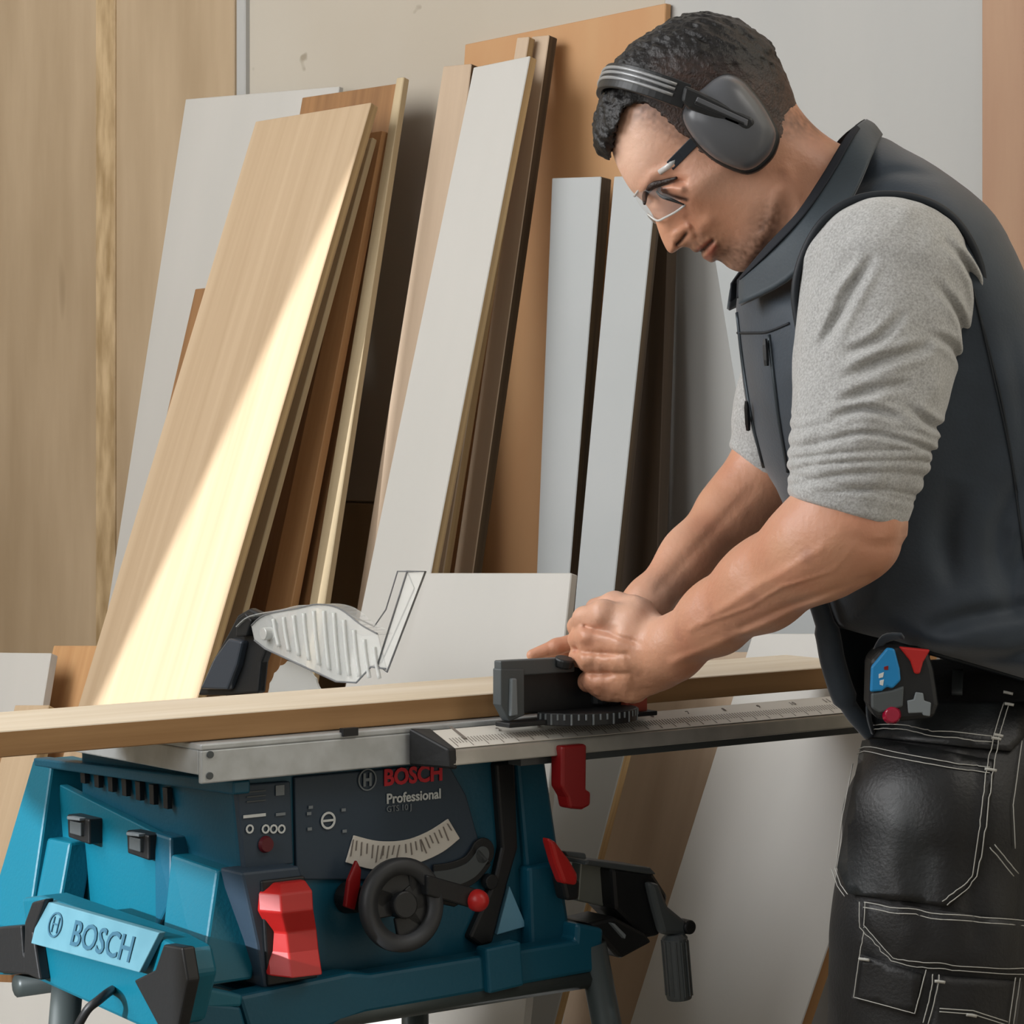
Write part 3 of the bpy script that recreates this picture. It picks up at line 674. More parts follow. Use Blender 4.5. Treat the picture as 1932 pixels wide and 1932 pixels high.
# ------------------------------------------------------------------ mitre gauge held on the rail
mg = empty('mitre_gauge', glob(sf(1085, 1362, -.03)), TH)
tag(mg, 'black mitre gauge gripped by the man at the front of the saw table', 'mitre gauge')
MO = loc_of(mg.location)
def mpoly(name, pts, y, d, m, parent=None, bevel=.0015):
    bm = bmesh.new(); b_prism(bm, [sf(x, yy, y) - MO for x, yy in pts], (0, d, 0)); return link(name, bm, m, parent or mg, bevel=bevel)
mpoly('fence_plate', [(945, 1247), (1085, 1240), (1085, 1268), (965, 1276), (965, 1300), (945, 1300)], -.030, .012, m_greyp)
mpoly('fence_plate', [(945, 1262), (990, 1262), (990, 1350), (962, 1362), (945, 1330)], -.032, .014, m_greyp)
mpoly('fence_post', [(966, 1280), (976, 1280), (978, 1350), (964, 1352)], -.036, .006, m_pgrey)
mpoly('gauge_body', [(975, 1262), (1195, 1252), (1200, 1336), (1120, 1344), (990, 1346)], -.022, .020, m_black)
# half-round protractor plate
c0 = sf(1100, 1336, -.028) - MO; bm = bmesh.new()
pr = [c0 + Vector((math.cos(t) * .062, math.sin(t) * .050, 0)) for t in [math.pi + math.pi * k / 24 for k in range(25)]]
b_prism(bm, pr, (0, 0, -.013)); prot = link('protractor', bm, m_black, mg, bevel=.001)
bm = bmesh.new()
for k in range(1, 24):
    t = math.pi + math.pi * k / 24; d = Vector((math.cos(t) * .0625, math.sin(t) * .0505, 0))
    l_ = .011 if k % 3 == 0 else .006
    b_box(bm, tuple(c0 + d + Vector((-.0012, -.0004, -.001 - l_))), tuple(c0 + d + Vector((.0006, .0004, -.001))))
tk = link('degree_marks', bm, m_pgrey, prot); tk['kind'] = 'stuff'
bm = bmesh.new(); p_ = sf(1090, 1356, -.03) - MO; b_box(bm, (p_.x - .10, -.012, p_.z - .002), (p_.x + .10, .012, p_.z + .003)); link('guide_bar', bm, m_black, mg, bevel=.001)
mpoly('red_stop', [(1184, 1318), (1222, 1312), (1222, 1346), (1184, 1350)], -.034, .012, mat('worn_red', (176, 84, 66), .5))
bm = bmesh.new(); kc = sf(1130, 1275, -.02) - MO; b_tube(bm, [kc + Vector((0, 0, -.03)), kc + Vector((0, 0, .0)), kc + Vector((0, 0, .022))], [.012, .016, .014], 16); link('grip_knob', bm, m_black, mg, bevel=.002)
bm = bmesh.new(); b_disc(bm, sf(1062, 1258, -.03) - MO, (0, -.3, 1), .010, .010, 18); link('lock_knob', bm, m_black, mg, bevel=.002)

# ------------------------------------------------------------------ saw stand
FZ = -C0.z
stand = empty('saw_stand', glob((.22, .17, FZ)), TH); tag(stand, 'tubular grey leg stand under the blue table saw', 'stand')
SO = Vector((.22, .17, FZ))
zu = sf(700, 1900, 0).z
def leg(top, bot, r=.016, nm='leg'):
    bm = bmesh.new(); b_tube(bm, [Vector(top) - SO, Vector(bot) - SO], r, 16); link(nm, bm, m_legs, stand, smooth=True)
    bm = bmesh.new(); b_tube(bm, [Vector(bot) - SO, Vector(bot) - SO + (Vector(top) - Vector(bot)).normalized() * .05], r + .003, 16); link('rubber_foot', bm, m_black, stand)
p1_ = sf(1116, 1800, .0); leg((p1_.x, .0, zu + .03), (p1_.x + .10, -.08, FZ + .0))
p2_ = ss(78, 1870, -.06); leg((-.03, p2_.y, zu + .02), (-.06, p2_.y + .06, FZ))
leg((.0, .02, zu - .01), (-.05, -.06, FZ)); leg((p1_.x, .32, zu + .02), (p1_.x + .08, .42, FZ))
bm = bmesh.new()
for y in (.0, .33): b_tube(bm, [Vector((-.02, y, zu - .004)) - SO, Vector((p1_.x, y, zu - .004)) - SO], .012, 12)
link('cross_tube', bm, m_legs, stand, smooth=True)
fpl = [sf(x, y, .006) - SO for x, y in ((1085, 1750), (1128, 1756), (1146, 1800), (1150, 1850), (1092, 1850))]
bm = bmesh.new(); b_prism(bm, fpl, (0, .04, 0)); link('leg_socket', bm, m_greyp, stand, bevel=.004)
# power cord
bm = bmesh.new(); zc = [ss(222, 1862, XB + .02), ss(205, 1872, XB - .012), ss(185, 1888, XB - .03), ss(165, 1905, XB - .04), ss(145, 1940, XB - .045)]
pts_ = smoothline([glob(p) for p in zc], 5) ; lo = pts_[-1]
pts_ += smoothline([lo, lo + Vector((-.02, .0, -.15)), lo + Vector((.03, -.02, -.40)), Vector((lo.x + .02, lo.y, .006)), Vector((lo.x - .4, lo.y + .1, .006))], 6)[1:]
b_tube(bm, [p - pts_[-1] for p in pts_], .0045, 8)
tag(link('power_cord', bm, m_black, None, pts_[-1], smooth=True), 'black power cord hanging below the saw at the lower left', 'cord')
# ------------------------------------------------------------------ distance-field modelling (body and clothes)
from mathutils.bvhtree import BVHTree
import time; T0_ = time.time()
Y0 = 3.05; PXM = Y0 / F
def vnoise(p, sc, seed=0):
    q = p * sc + seed * 17.3; i = np.floor(q).astype(np.int64); f = q - i; f = f * f * (3 - 2 * f)
    def hsh(a_):
        n = (a_[:, 0] * 73856093) ^ (a_[:, 1] * 19349663) ^ (a_[:, 2] * 83492791) ^ (seed * 2654435)
        n = (n ^ (n >> 13)) * 1274126177; return ((n ^ (n >> 16)) & 0xffff) / 32768.0 - 1
    r = 0
    for dx in (0, 1):
        for dy in (0, 1):
            for dz in (0, 1):
                w = (f[:, 0] if dx else 1 - f[:, 0]) * (f[:, 1] if dy else 1 - f[:, 1]) * (f[:, 2] if dz else 1 - f[:, 2])
                r = r + w * hsh(i + np.array([dx, dy, dz]))
    return r
def sstep(a_, b_, x):
    t = np.clip((x - a_) / (b_ - a_), 0, 1); return t * t * (3 - 2 * t)
def smin(a_, b_, k):
    h = np.maximum(k - np.abs(a_ - b_), 0) / k; return np.minimum(a_, b_) - h * h * k * .25
def smax(a_, b_, k): return -smin(-a_, -b_, k)
def J(px, py, Y, r): return (np.array(P(px, py, Y)), r * Y / F)
def cone(p, a_, b_):
    A, ra_ = a_; B, rb_ = b_; ab = B - A; t = np.clip(((p - A) @ ab) / (ab @ ab), 0, 1)
    return np.linalg.norm(p - (A + t[:, None] * ab), axis=1) - (ra_ + (rb_ - ra_) * t)
def chain(p, js, k=.006):
    d = None
    for i in range(len(js) - 1):
        c = cone(p, js[i], js[i + 1]); d = c if d is None else smin(d, c, k)
    return d
def ellip(p, c, r, rot=None):
    q = p - np.array(c)
    if rot is not None: q = q @ np.array(rot)
    r = np.array(r); k0 = np.linalg.norm(q / r, axis=1); k1 = np.linalg.norm(q / (r * r), axis=1) + 1e-9
    return k0 * (k0 - 1) / k1
def polydist(u, v, poly):
    """signed distance in the plane, negative inside"""
    poly = np.array(poly, float); n = len(poly); d = np.full(u.shape, 1e9); s = np.zeros(u.shape, bool)
    for i in range(n):
        a_, b_ = poly[i], poly[(i + 1) % n]; e = b_ - a_
        wu, wv = u - a_[0], v - a_[1]; t = np.clip((wu * e[0] + wv * e[1]) / (e @ e), 0, 1)
        d = np.minimum(d, (wu - e[0] * t) ** 2 + (wv - e[1] * t) ** 2)
        c = (a_[1] > v) != (b_[1] > v)
        with np.errstate(divide='ignore', invalid='ignore'):
            s ^= c & (u < (b_[0] - a_[0]) * (v - a_[1]) / (b_[1] - a_[1] + 1e-12) + a_[0])
    d = np.sqrt(d); return np.where(s, -d, d)
def linedist(u, v, pts):
    d = np.full(u.shape, 1e9)
    for (x0, y0), (x1, y1) in zip(pts[:-1], pts[1:]):
        e0, e1 = x1 - x0, y1 - y0; t = np.clip(((u - x0) * e0 + (v - y0) * e1) / (e0 * e0 + e1 * e1), 0, 1)
        d = np.minimum(d, np.hypot(u - x0 - e0 * t, v - y0 - e1 * t))
    return d
class Field:
    """smooth interpolation of numbers given at photo positions"""
    def __init__(self, pts, c=28.0, lo=None, hi=None):
        P_ = np.array(pts, float); self.x = P_[:, :2]; self.c = c; self.lo = lo; self.hi = hi
        self.m = P_[:, 2].mean()
        D = np.sqrt(((self.x[:, None] - self.x[None]) ** 2).sum(2) + c * c)
        self.w = np.linalg.solve(D + np.eye(len(D)) * 1e-3, P_[:, 2] - self.m)
    def __call__(self, u, v):
        r = np.full(u.shape, self.m)
        for (x, y), w in zip(self.x, self.w): r = r + w * np.sqrt((u - x) ** 2 + (v - y) ** 2 + self.c ** 2)
        return np.clip(r, self.lo, self.hi)
def uvs(p):
    return CX + p[:, 0] / PXM, HY - (p[:, 2] - H) / PXM, (p[:, 1] - Y0) / PXM
def sm_line(pts): return [(q.x, q.y) for q in smoothline([(a_, b_, 0) for a_, b_ in pts], 3)]
def sm_poly(pts, k=3):
    return [(q.x, q.y) for q in smoothline([(a_, b_, 0) for a_, b_ in pts], k, True)]
def inflate(u, v, s, poly, Wf, Rf):
    d = polydist(u, v, poly); W = Wf(u, v) if callable(Wf) else Wf; R_ = Rf(u, v) if callable(Rf) else Rf
    t = np.clip(-d / R_, -3, 1)
    g = np.sqrt((1 - t) ** 2 + (s / W) ** 2) - 1
    return g * np.minimum(W, R_) * PXM

def sdf_mesh(name, fn, lo, hi, h, blk=8, slack=1.6):
    lo = np.array(lo, float); n = np.ceil((np.array(hi) - lo) / h / blk).astype(int)
    cz = np.stack(np.meshgrid(*[np.arange(k) for k in n], indexing='ij'), -1).reshape(-1, 3)
    d = fn(lo + (cz * blk + (blk - 1) / 2) * h)
    act = np.abs(d) < slack * blk * h
    D = np.repeat(np.repeat(np.repeat(np.where(d < 0, -1., 1.).astype(np.float32).reshape(n), blk, 0), blk, 1), blk, 2)
    off = np.stack(np.meshgrid(*[np.arange(blk)] * 3, indexing='ij'), -1).reshape(-1, 3)
    ac = cz[act]
    for i in range(0, len(ac), 1500):
        b_ = ac[i:i + 1500]; idx = (b_[:, None] * blk + off[None]).reshape(-1, 3)
        D[idx[:, 0], idx[:, 1], idx[:, 2]] = fn(lo + idx * h)
    Sg = (D < 0)
    c = np.zeros(tuple(np.array(D.shape) - 1), np.uint8)
    cs = [(a_, b_, e) for a_ in (0, 1) for b_ in (0, 1) for e in (0, 1)]
    sl = lambda o, ax: slice(o, D.shape[ax] - 1 + o)
    for a_, b_, e in cs: c += Sg[sl(a_, 0), sl(b_, 1), sl(e, 2)]
    ids = np.flatnonzero((c > 0) & (c < 8)); ijk = np.stack(np.unravel_index(ids, c.shape), -1)
    vals = {o: D[ijk[:, 0] + o[0], ijk[:, 1] + o[1], ijk[:, 2] + o[2]] for o in cs}
    acc = np.zeros((len(ids), 3)); cnt = np.zeros(len(ids))
    for o in cs:
        for ax_ in range(3):
            if o[ax_]: continue
            o2 = list(o); o2[ax_] = 1; o2 = tuple(o2)
            va, vb = vals[o], vals[o2]; m_ = (va < 0) != (vb < 0)
            t = np.where(m_, va / np.where(m_, va - vb, 1), 0)
            q = np.array(o, float)[None] + np.zeros((len(ids), 3)); q[:, ax_] += t
            acc += q * m_[:, None]; cnt += m_
    vert = lo + (ijk + acc / cnt[:, None]) * h
    quads = []
    for ax_ in range(3):
        s0 = [slice(1, -1)] * 3; s0[ax_] = slice(0, -1); s1 = list(s0); s1[ax_] = slice(1, None)
        A, B = Sg[tuple(s0)], Sg[tuple(s1)]
        e = np.stack(np.nonzero(A != B), -1); 
        base = e + np.array([0 if k == ax_ else 1 for k in range(3)])
        flip = ~A[e[:, 0], e[:, 1], e[:, 2]]
        u_, w_ = (ax_ + 1) % 3, (ax_ + 2) % 3
        cells = []
        for du, dw in ((1, 1), (0, 1), (0, 0), (1, 0)):
            q = base.copy(); q[:, u_] -= du; q[:, w_] -= dw
            ok = q; f = np.ravel_multi_index((np.clip(q[:, 0], 0, c.shape[0] - 1), np.clip(q[:, 1], 0, c.shape[1] - 1), np.clip(q[:, 2], 0, c.shape[2] - 1)), c.shape)
            cells.append(np.clip(np.searchsorted(ids, f), 0, len(ids) - 1))
        qd = np.stack(cells, -1); qd[flip] = qd[flip][:, ::-1]; quads.append(qd)
    quads = np.concatenate(quads)
    me = bpy.data.meshes.new(name)
    me.vertices.add(len(vert)); me.vertices.foreach_set('co', vert.astype(np.float32).ravel())
    me.loops.add(len(quads) * 4); me.loops.foreach_set('vertex_index', quads.astype(np.int32).ravel())
    me.polygons.add(len(quads)); me.polygons.foreach_set('loop_start', np.arange(0, len(quads) * 4, 4, dtype=np.int32))
    me.polygons.foreach_set('loop_total', np.full(len(quads), 4, dtype=np.int32))
    me.update(calc_edges=True); me.validate()
    me.polygons.foreach_set('use_smooth', np.ones(len(me.polygons), bool))
    print(name, len(vert), len(quads), round(time.time() - T0_, 1)); return me, vert, quads
def put(name, fn, lo, hi, h, m, parent, color=None, blk=8):
    me, vert, quads = sdf_mesh(name, fn, lo, hi, h, blk)
    if color is not None:
        c = color(vert); at = me.color_attributes.new('tint', 'FLOAT_COLOR', 'POINT')
        at.data.foreach_set('color', np.concatenate([c, np.ones((len(c), 1))], 1).astype(np.float32).ravel())
    org = np.array(parent.location); 
    me.vertices.foreach_set('co', (vert - org).astype(np.float32).ravel()); me.update()
    bvh = BVHTree.FromPolygons([tuple(x) for x in vert.tolist()], quads.tolist())
    me.materials.append(m); o = bpy.data.objects.new(name, me); COL.objects.link(o); o.parent = parent
    return o, bvh
def tint_mat(name, rough, bump, bscale, sss=0, sheen=0, mul=None, coat=0, spec=None, stretch=(1, 1, 1)):
    m = mat(name, (128, 128, 128), rough, bump=bump, bscale=bscale, sheen=sheen, coat=coat, spec=spec, stretch=stretch)
    N = m.node_tree.nodes; L = m.node_tree.links; b = N['Principled BSDF']
    a_ = N.new('ShaderNodeAttribute'); a_.attribute_name = 'tint'; src = a_.outputs['Color']
    if mul:
        n = N.new('ShaderNodeTexNoise'); n.inputs['Scale'].default_value = mul[0]; n.inputs['Detail'].default_value = 5
        tc = N.new('ShaderNodeTexCoord'); L.new(tc.outputs['Object'], n.inputs['Vector'])
        r = N.new('ShaderNodeValToRGB'); r.color_ramp.elements[0].position = .35; r.color_ramp.elements[1].position = .65
        r.color_ramp.elements[0].color = (mul[1],) * 3 + (1,); r.color_ramp.elements[1].color = (mul[2],) * 3 + (1,)
        L.new(n.outputs['Fac'], r.inputs[0])
        x = N.new('ShaderNodeMix'); x.data_type = 'RGBA'; x.blend_type = 'MULTIPLY'; x.inputs[0].default_value = 1
        L.new(src, x.inputs[6]); L.new(r.outputs[0], x.inputs[7]); src = x.outputs[2]
    L.new(src, b.inputs['Base Color'])
    if sss:
        b.inputs['Subsurface Weight'].default_value = sss; b.inputs['Subsurface Radius'].default_value = (.012, .004, .002); b.inputs['Subsurface Scale'].default_value = 1
    return m
def rgbn(c): return np.array(lin(c)[:3])

man = empty('person', (P(1750, 1300, Y0).x, Y0, 0))
tag(man, 'person in dark vest and grey sleeves bending over the saw, hands on the mitre gauge', 'person')

# ---- head profile (photo positions), lateral half widths and rounding
HEAD = [(1152, 262), (1155, 285), (1164, 312), (1176, 336), (1190, 358), (1204, 371), (1216, 383), (1227, 398), (1236, 416), (1243, 438), (1251, 458), (1259, 473), (1266, 478),
        (1274, 475), (1286, 467), (1298, 467), (1309, 473), (1316, 479), (1321, 478), (1328, 485), (1338, 494), (1346, 495), (1352, 491), (1362, 495), (1374, 505), (1387, 511), (1400, 513), (1413, 509),
        (1428, 500), (1460, 500), (1520, 520), (1600, 520), (1670, 470), (1690, 400), (1660, 335), (1612, 292), (1572, 266), (1538, 240), (1508, 206), (1486, 168), (1464, 128), (1440, 93), (1402, 62), (1358, 44), (1308, 42), (1260, 56), (1214, 86), (1178, 132), (1158, 185), (1150, 228)]
HEAD = sm_poly(HEAD, 3)
Wf = Field([(1330, 170, 136), (1400, 190, 134), (1250, 160, 118), (1200, 190, 98), (1180, 262, 84), (1160, 280, 66), (1205, 310, 84), (1250, 280, 112), (1290, 350, 112), (1262, 335, 98), (1222, 345, 74), (1200, 360, 58), (1252, 365, 80), (1240, 380, 60),
            (1262, 390, 74), (1226, 396, 24), (1214, 384, 28), (1238, 414, 18), (1248, 440, 17), (1262, 466, 20), (1254, 420, 30), (1284, 452, 33), (1270, 440, 27), (1272, 412, 48), (1290, 422, 58), (1300, 398, 88), (1300, 455, 40), (1318, 474, 40), (1308, 462, 40), (1340, 462, 54), (1335, 485, 42),
            (1322, 430, 72), (1350, 430, 80), (1390, 500, 48), (1365, 488, 40), (1420, 465, 84), (1400, 420, 98), (1350, 390, 102), (1440, 390, 110), (1480, 400, 104), (1560, 380, 106), (1620, 400, 118), (1520, 250, 96), (1460, 160, 118), (1500, 300, 106), (1340, 60, 110), (1680, 420, 130), (1440, 100, 105)], 12, 14, 150)
Rf = Field([(1330, 170, 120), (1400, 190, 120), (1250, 160, 110), (1180, 262, 60), (1160, 280, 55), (1205, 350, 40), (1250, 330, 60), (1240, 385, 22), (1226, 396, 16), (1248, 440, 15), (1262, 466, 18), (1284, 452, 20), (1300, 400, 50), (1318, 474, 20), (1340, 462, 30),
            (1390, 500, 34), (1365, 488, 26), (1420, 465, 50), (1400, 420, 60), (1350, 400, 60), (1480, 400, 90), (1560, 380, 90), (1620, 400, 90), (1520, 250, 80), (1500, 300, 90), (1460, 160, 110), (1340, 60, 110)], 20, 12, 130)
def tline(u, v, pts, w):
    """soft line whose strength fades out towards both ends"""
    best = np.full(u.shape, 1e9); tt = np.zeros(u.shape); L_ = [math.hypot(b[0] - a[0], b[1] - a[1]) for a, b in zip(pts[:-1], pts[1:])]; tot = sum(L_); acc = 0
    for (x0, y0), (x1, y1), l in zip(pts[:-1], pts[1:], L_):
        e0, e1 = x1 - x0, y1 - y0; t = np.clip(((u - x0) * e0 + (v - y0) * e1) / (e0 * e0 + e1 * e1), 0, 1)
        d = np.hypot(u - x0 - e0 * t, v - y0 - e1 * t); m = d < best; best = np.where(m, d, best); tt = np.where(m, (acc + t * l) / tot, tt); acc += l
    return best, np.sin(np.pi * tt) ** .8
def groove(u, v, pts, w): return np.exp(-(linedist(u, v, pts) / w) ** 2)
def head_f(p, grow=0, raw=False):
    u, v, s = uvs(p)
    d = inflate(u, v, s, HEAD, Wf, Rf)
    near = np.abs(s) > 8
    c = 0
    c = c + groove(u, v, [(1314, 481), (1328, 470), (1341, 457)], 3.2) * 5.0                       # mouth
    c = c - groove(u, v, [(1308, 473), (1322, 464), (1334, 456)], 5) * 2.2 - groove(u, v, [(1328, 486), (1338, 476), (1346, 464)], 5) * 2.8
    c = c + groove(u, v, [(1276, 462), (1284, 454), (1292, 443)], 3.6) * 7.0 * near                # nostril
    c = c - groove(u, v, [(1272, 444), (1284, 436), (1294, 432)], 6) * 4.5 * near                  # wing of the nose
    c = c + groove(u, v, [(1292, 414), (1304, 430), (1312, 450)], 5) * 4.0 * near                  # fold beside it
    c = c + groove(u, v, [(1230, 384), (1240, 356), (1262, 349), (1284, 350)], 6) * 5.0 * near                  # eye socket
    c = c - groove(u, v, [(1246, 362), (1262, 362), (1278, 366)], 8) * 7.0 * near                  # lid
    c = c + groove(u, v, [(1240, 374), (1262, 380), (1290, 384)], 2.6) * 3.0 * near
    c = c - groove(u, v, [(1210, 362), (1226, 338), (1262, 322)], 9) * 4.0                         # brow ridge
    c = c - groove(u, v, [(1300, 372), (1325, 350), (1360, 325)], 20) * 4.0 * near                 # cheekbone
    c = c - groove(u, v, [(1312, 440), (1330, 425)], 14) * 4.0 * near
    c = c - groove(u, v, [(1410, 495), (1440, 440), (1458, 370)], 12) * 4.0                        # jaw edge
    c = c - groove(u, v, [(1475, 330), (1500, 400), (1510, 470)], 14) * 4.0 * near                 # neck tendon
    return d + c * PXM

# ---- arms and hands
nsh, nel, nwr = (1665, 500, 2.90), (1592, 1000, 2.835), (1262, 1228, 3.005)
fwr = (1214, 1150, 3.13)
def JJ(t, r): return J(t[0], t[1], t[2], r)
arm_n = [JJ(nsh, 120), J(1640, 720, 2.87, 100), J(1612, 930, 2.84, 92), J(1588, 1000, 2.835, 98)]
fore_n = [J(1594, 1005, 2.835, 90), J(1545, 1035, 2.85, 97), J(1440, 1106, 2.91, 82), J(1350, 1168, 2.955, 66), J(1268, 1226, 3.0, 55), J(1235, 1240, 3.02, 52)]
arm_f = [J(1560, 520, 3.22, 100), J(1490, 760, 3.23, 80), J(1442, 900, 3.23, 66), J(1420, 925, 3.23, 60)]
fore_f = [J(1446, 900, 3.23, 60), J(1385, 962, 3.22, 62), J(1300, 1050, 3.18, 50), J(1222, 1138, 3.14, 40), J(1190, 1175, 3.13, 38)]
def hand_near(p):
    palm = ellip(p, P(1182, 1240, 3.035), (.044, .018, .040))
    d = palm
    for a_ in ([J(1240, 1222, 3.03, 36), J(1196, 1172, 3.02, 30), J(1140, 1158, 3.03, 26)],
               [J(1240, 1235, 3.02, 34), J(1180, 1208, 3.01, 27), J(1114, 1200, 3.035, 24)],
               [J(1240, 1245, 3.02, 34), J(1180, 1244, 3.01, 27), J(1114, 1242, 3.035, 23)],
               [J(1240, 1255, 3.03, 34), J(1184, 1278, 3.02, 27), J(1124, 1284, 3.04, 24)]):
        d = smin(d, chain(p, a_, .008), .012)
    # fingers: each bends over its knuckle and closes behind the knob
    fs = [[J(1138, 1156, 3.025, 25), J(1102, 1166, 3.045, 21), J(1090, 1182, 3.075, 19), J(1112, 1196, 3.10, 16)],
          [J(1114, 1199, 3.03, 22), J(1090, 1206, 3.055, 18), J(1094, 1218, 3.085, 17), J(1118, 1224, 3.105, 15)],
          [J(1114, 1241, 3.03, 21), J(1092, 1240, 3.055, 18), J(1098, 1250, 3.085, 17), J(1122, 1254, 3.105, 15)],
          [J(1126, 1284, 3.035, 22), J(1110, 1286, 3.055, 19), J(1112, 1290, 3.08, 17), J(1134, 1286, 3.10, 15)]]
    for f in fs: d = smin(d, chain(p, f, .004), .005)
    # thumb lies over the top of the fist
    th = [J(1236, 1196, 3.02, 34), J(1206, 1160, 3.035, 36), J(1160, 1144, 3.055, 27), J(1124, 1148, 3.075, 20)]
    d = smin(d, chain(p, th, .006), .006)
    d = smin(d, chain(p, [J(1245, 1262, 3.02, 34), J(1195, 1298, 3.03, 26), J(1140, 1302, 3.04, 20)], .006), .010)
    u, v, s = uvs(p)
    near = s < -2
    c = groove(u, v, [(1104, 1180), (1150, 1190), (1205, 1206)], 5) * 3.5 + groove(u, v, [(1086, 1226), (1130, 1228), (1180, 1226)], 4) * 2 + groove(u, v, [(1095, 1268), (1135, 1266), (1180, 1262)], 4) * 2
    q3 = np.stack([u * .9 - v * .25, (v + u * .3) * .35, s * .5], 1)
    c = c + (vnoise(q3, .13, 3) * 1.1 + vnoise(q3, .3, 5) * .5) * sstep(1200, 1245, v) * sstep(1275, 1215, u)
    c = c + groove(u, v, [(1208, 1118), (1236, 1144), (1262, 1176)], 7) * 3
    for kx, ky in ((1124, 1164), (1100, 1200), (1102, 1243), (1122, 1286)): c = c - np.exp(-(((u - kx) / 13) ** 2 + ((v - ky) / 12) ** 2)) * 1.8
    for kx, ky in ((1148, 1182), (1140, 1226), (1142, 1266)): c = c + np.exp(-(((u - kx) / 26) ** 2 + ((v - ky) / 7) ** 2)) * 2.2
    return d + c * 1.8 * near * PXM
def hand_far(p):
    d = ellip(p, P(1168, 1200, 3.125), (.038, .018, .030))
    for f in ([J(1150, 1195, 3.12, 20), J(1098, 1208, 3.115, 18), J(1050, 1220, 3.11, 15), J(1004, 1236, 3.108, 11)],
              [J(1150, 1205, 3.13, 20), J(1108, 1216, 3.135, 16), J(1066, 1228, 3.135, 14), J(1030, 1240, 3.135, 11)],
              [J(1155, 1220, 3.14, 20), J(1118, 1236, 3.15, 15), J(1110, 1262, 3.145, 13), J(1130, 1276, 3.125, 12)],
              [J(1165, 1230, 3.15, 19), J(1140, 1252, 3.165, 14), J(1134, 1274, 3.155, 12), J(1150, 1284, 3.135, 11)],
              [J(1190, 1190, 3.11, 22), J(1150, 1190, 3.095, 17), J(1110, 1204, 3.09, 14)]):
        d = smin(d, chain(p, f, .004), .005)
    return d
def cull(p, f, lo_, hi_, pad=.03):
    lo_ = np.array(lo_); hi_ = np.array(hi_)
    q = np.maximum(np.maximum(lo_ - p, p - hi_), 0); d = np.linalg.norm(q, axis=1) + pad
    m = d <= pad + .012
    if m.any(): d[m] = f(p[m])
    return d
HB = ((P(1130, 0, Y0).x, 2.94, P(0, 530, Y0).z), (P(1700, 0, Y0).x, 3.16, P(0, 30, Y0).z))
NB = ((P(1050, 0, Y0).x, 2.96, P(0, 1345, Y0).z), (P(1290, 0, Y0).x, 3.14, P(0, 1090, Y0).z))
FB = ((P(985, 0, 3.1).x, 3.07, P(0, 1310, 3.1).z), (P(1240, 0, 3.1).x, 3.19, P(0, 1140, 3.1).z))
def skin_f(p):
    d = cull(p, head_f, *HB)
    tor = chain(p, [J(1600, 420, 3.05, 110), J(1720, 640, 3.05, 150), J(1770, 960, 3.05, 130)], .05)
    d = smin(d, tor, .03)
    d = smin(d, chain(p, [J(1680, 560, 3.02, 110), JJ(nsh, 110)], .02), .03)
    d = smin(d, chain(p, [J(1640, 560, 3.1, 100), J(1560, 520, 3.22, 90)], .02), .03)
    u, v, s = uvs(p)
    n1 = chain(p, arm_n, .02); f1 = chain(p, fore_n, .02)
    # elbow point and muscle lines
    f1 = smin(f1, cone(p, J(1640, 1010, 2.835, 62), J(1640, 1028, 2.835, 42)), .03)
    q = vnoise(p, 26, 3) * 1.6 + vnoise(p, 60, 4) * .6
    c = groove(u, v, [(1545, 990), (1600, 1010), (1640, 990)], 12) * 3 + groove(u, v, [(1640, 1060), (1520, 1120), (1400, 1190), (1300, 1240)], 16) * 3 - groove(u, v, [(1560, 970), (1450, 1060), (1340, 1130)], 22) * 3
    ten = -groove(u, v, [(1560, 1075), (1440, 1140), (1330, 1200), (1262, 1236)], 9) * 3.5 - groove(u, v, [(1500, 1010), (1400, 1080), (1290, 1170)], 7) * 2.5 + groove(u, v, [(1590, 1060), (1470, 1110), (1380, 1160)], 8) * 3.5
    vn = -groove(u, v, [(1560, 1000), (1520, 1050), (1440, 1080), (1390, 1120), (1310, 1160)], 3.5) * 2.2
    f1 = f1 + (c * 1.5 + q * 1.3 + ten + vn) * PXM
    d = smin(d, smin(n1, f1, .02), .012)
    f2 = smin(chain(p, arm_f, .02), chain(p, fore_f, .02) + (q + groove(u, v, [(1440, 930), (1340, 1030), (1250, 1120)], 12) * 3) * PXM, .02)
    d = smin(d, f2, .012)
    d = smin(d, cull(p, hand_near, *NB), .016)
    far = smin(f2, cull(p, hand_far, *FB), .014)
    return np.minimum(d, far)
SK = dict(base=(200, 150, 120), pale=(228, 190, 168), red=(186, 118, 94), lip=(168, 98, 80), stub=(92, 62, 46), dark=(52, 28, 20))
SK = {k: rgbn(v) for k, v in SK.items()}
def mixc(c, w, t): return c * (1 - w[:, None]) + t[None] * w[:, None]
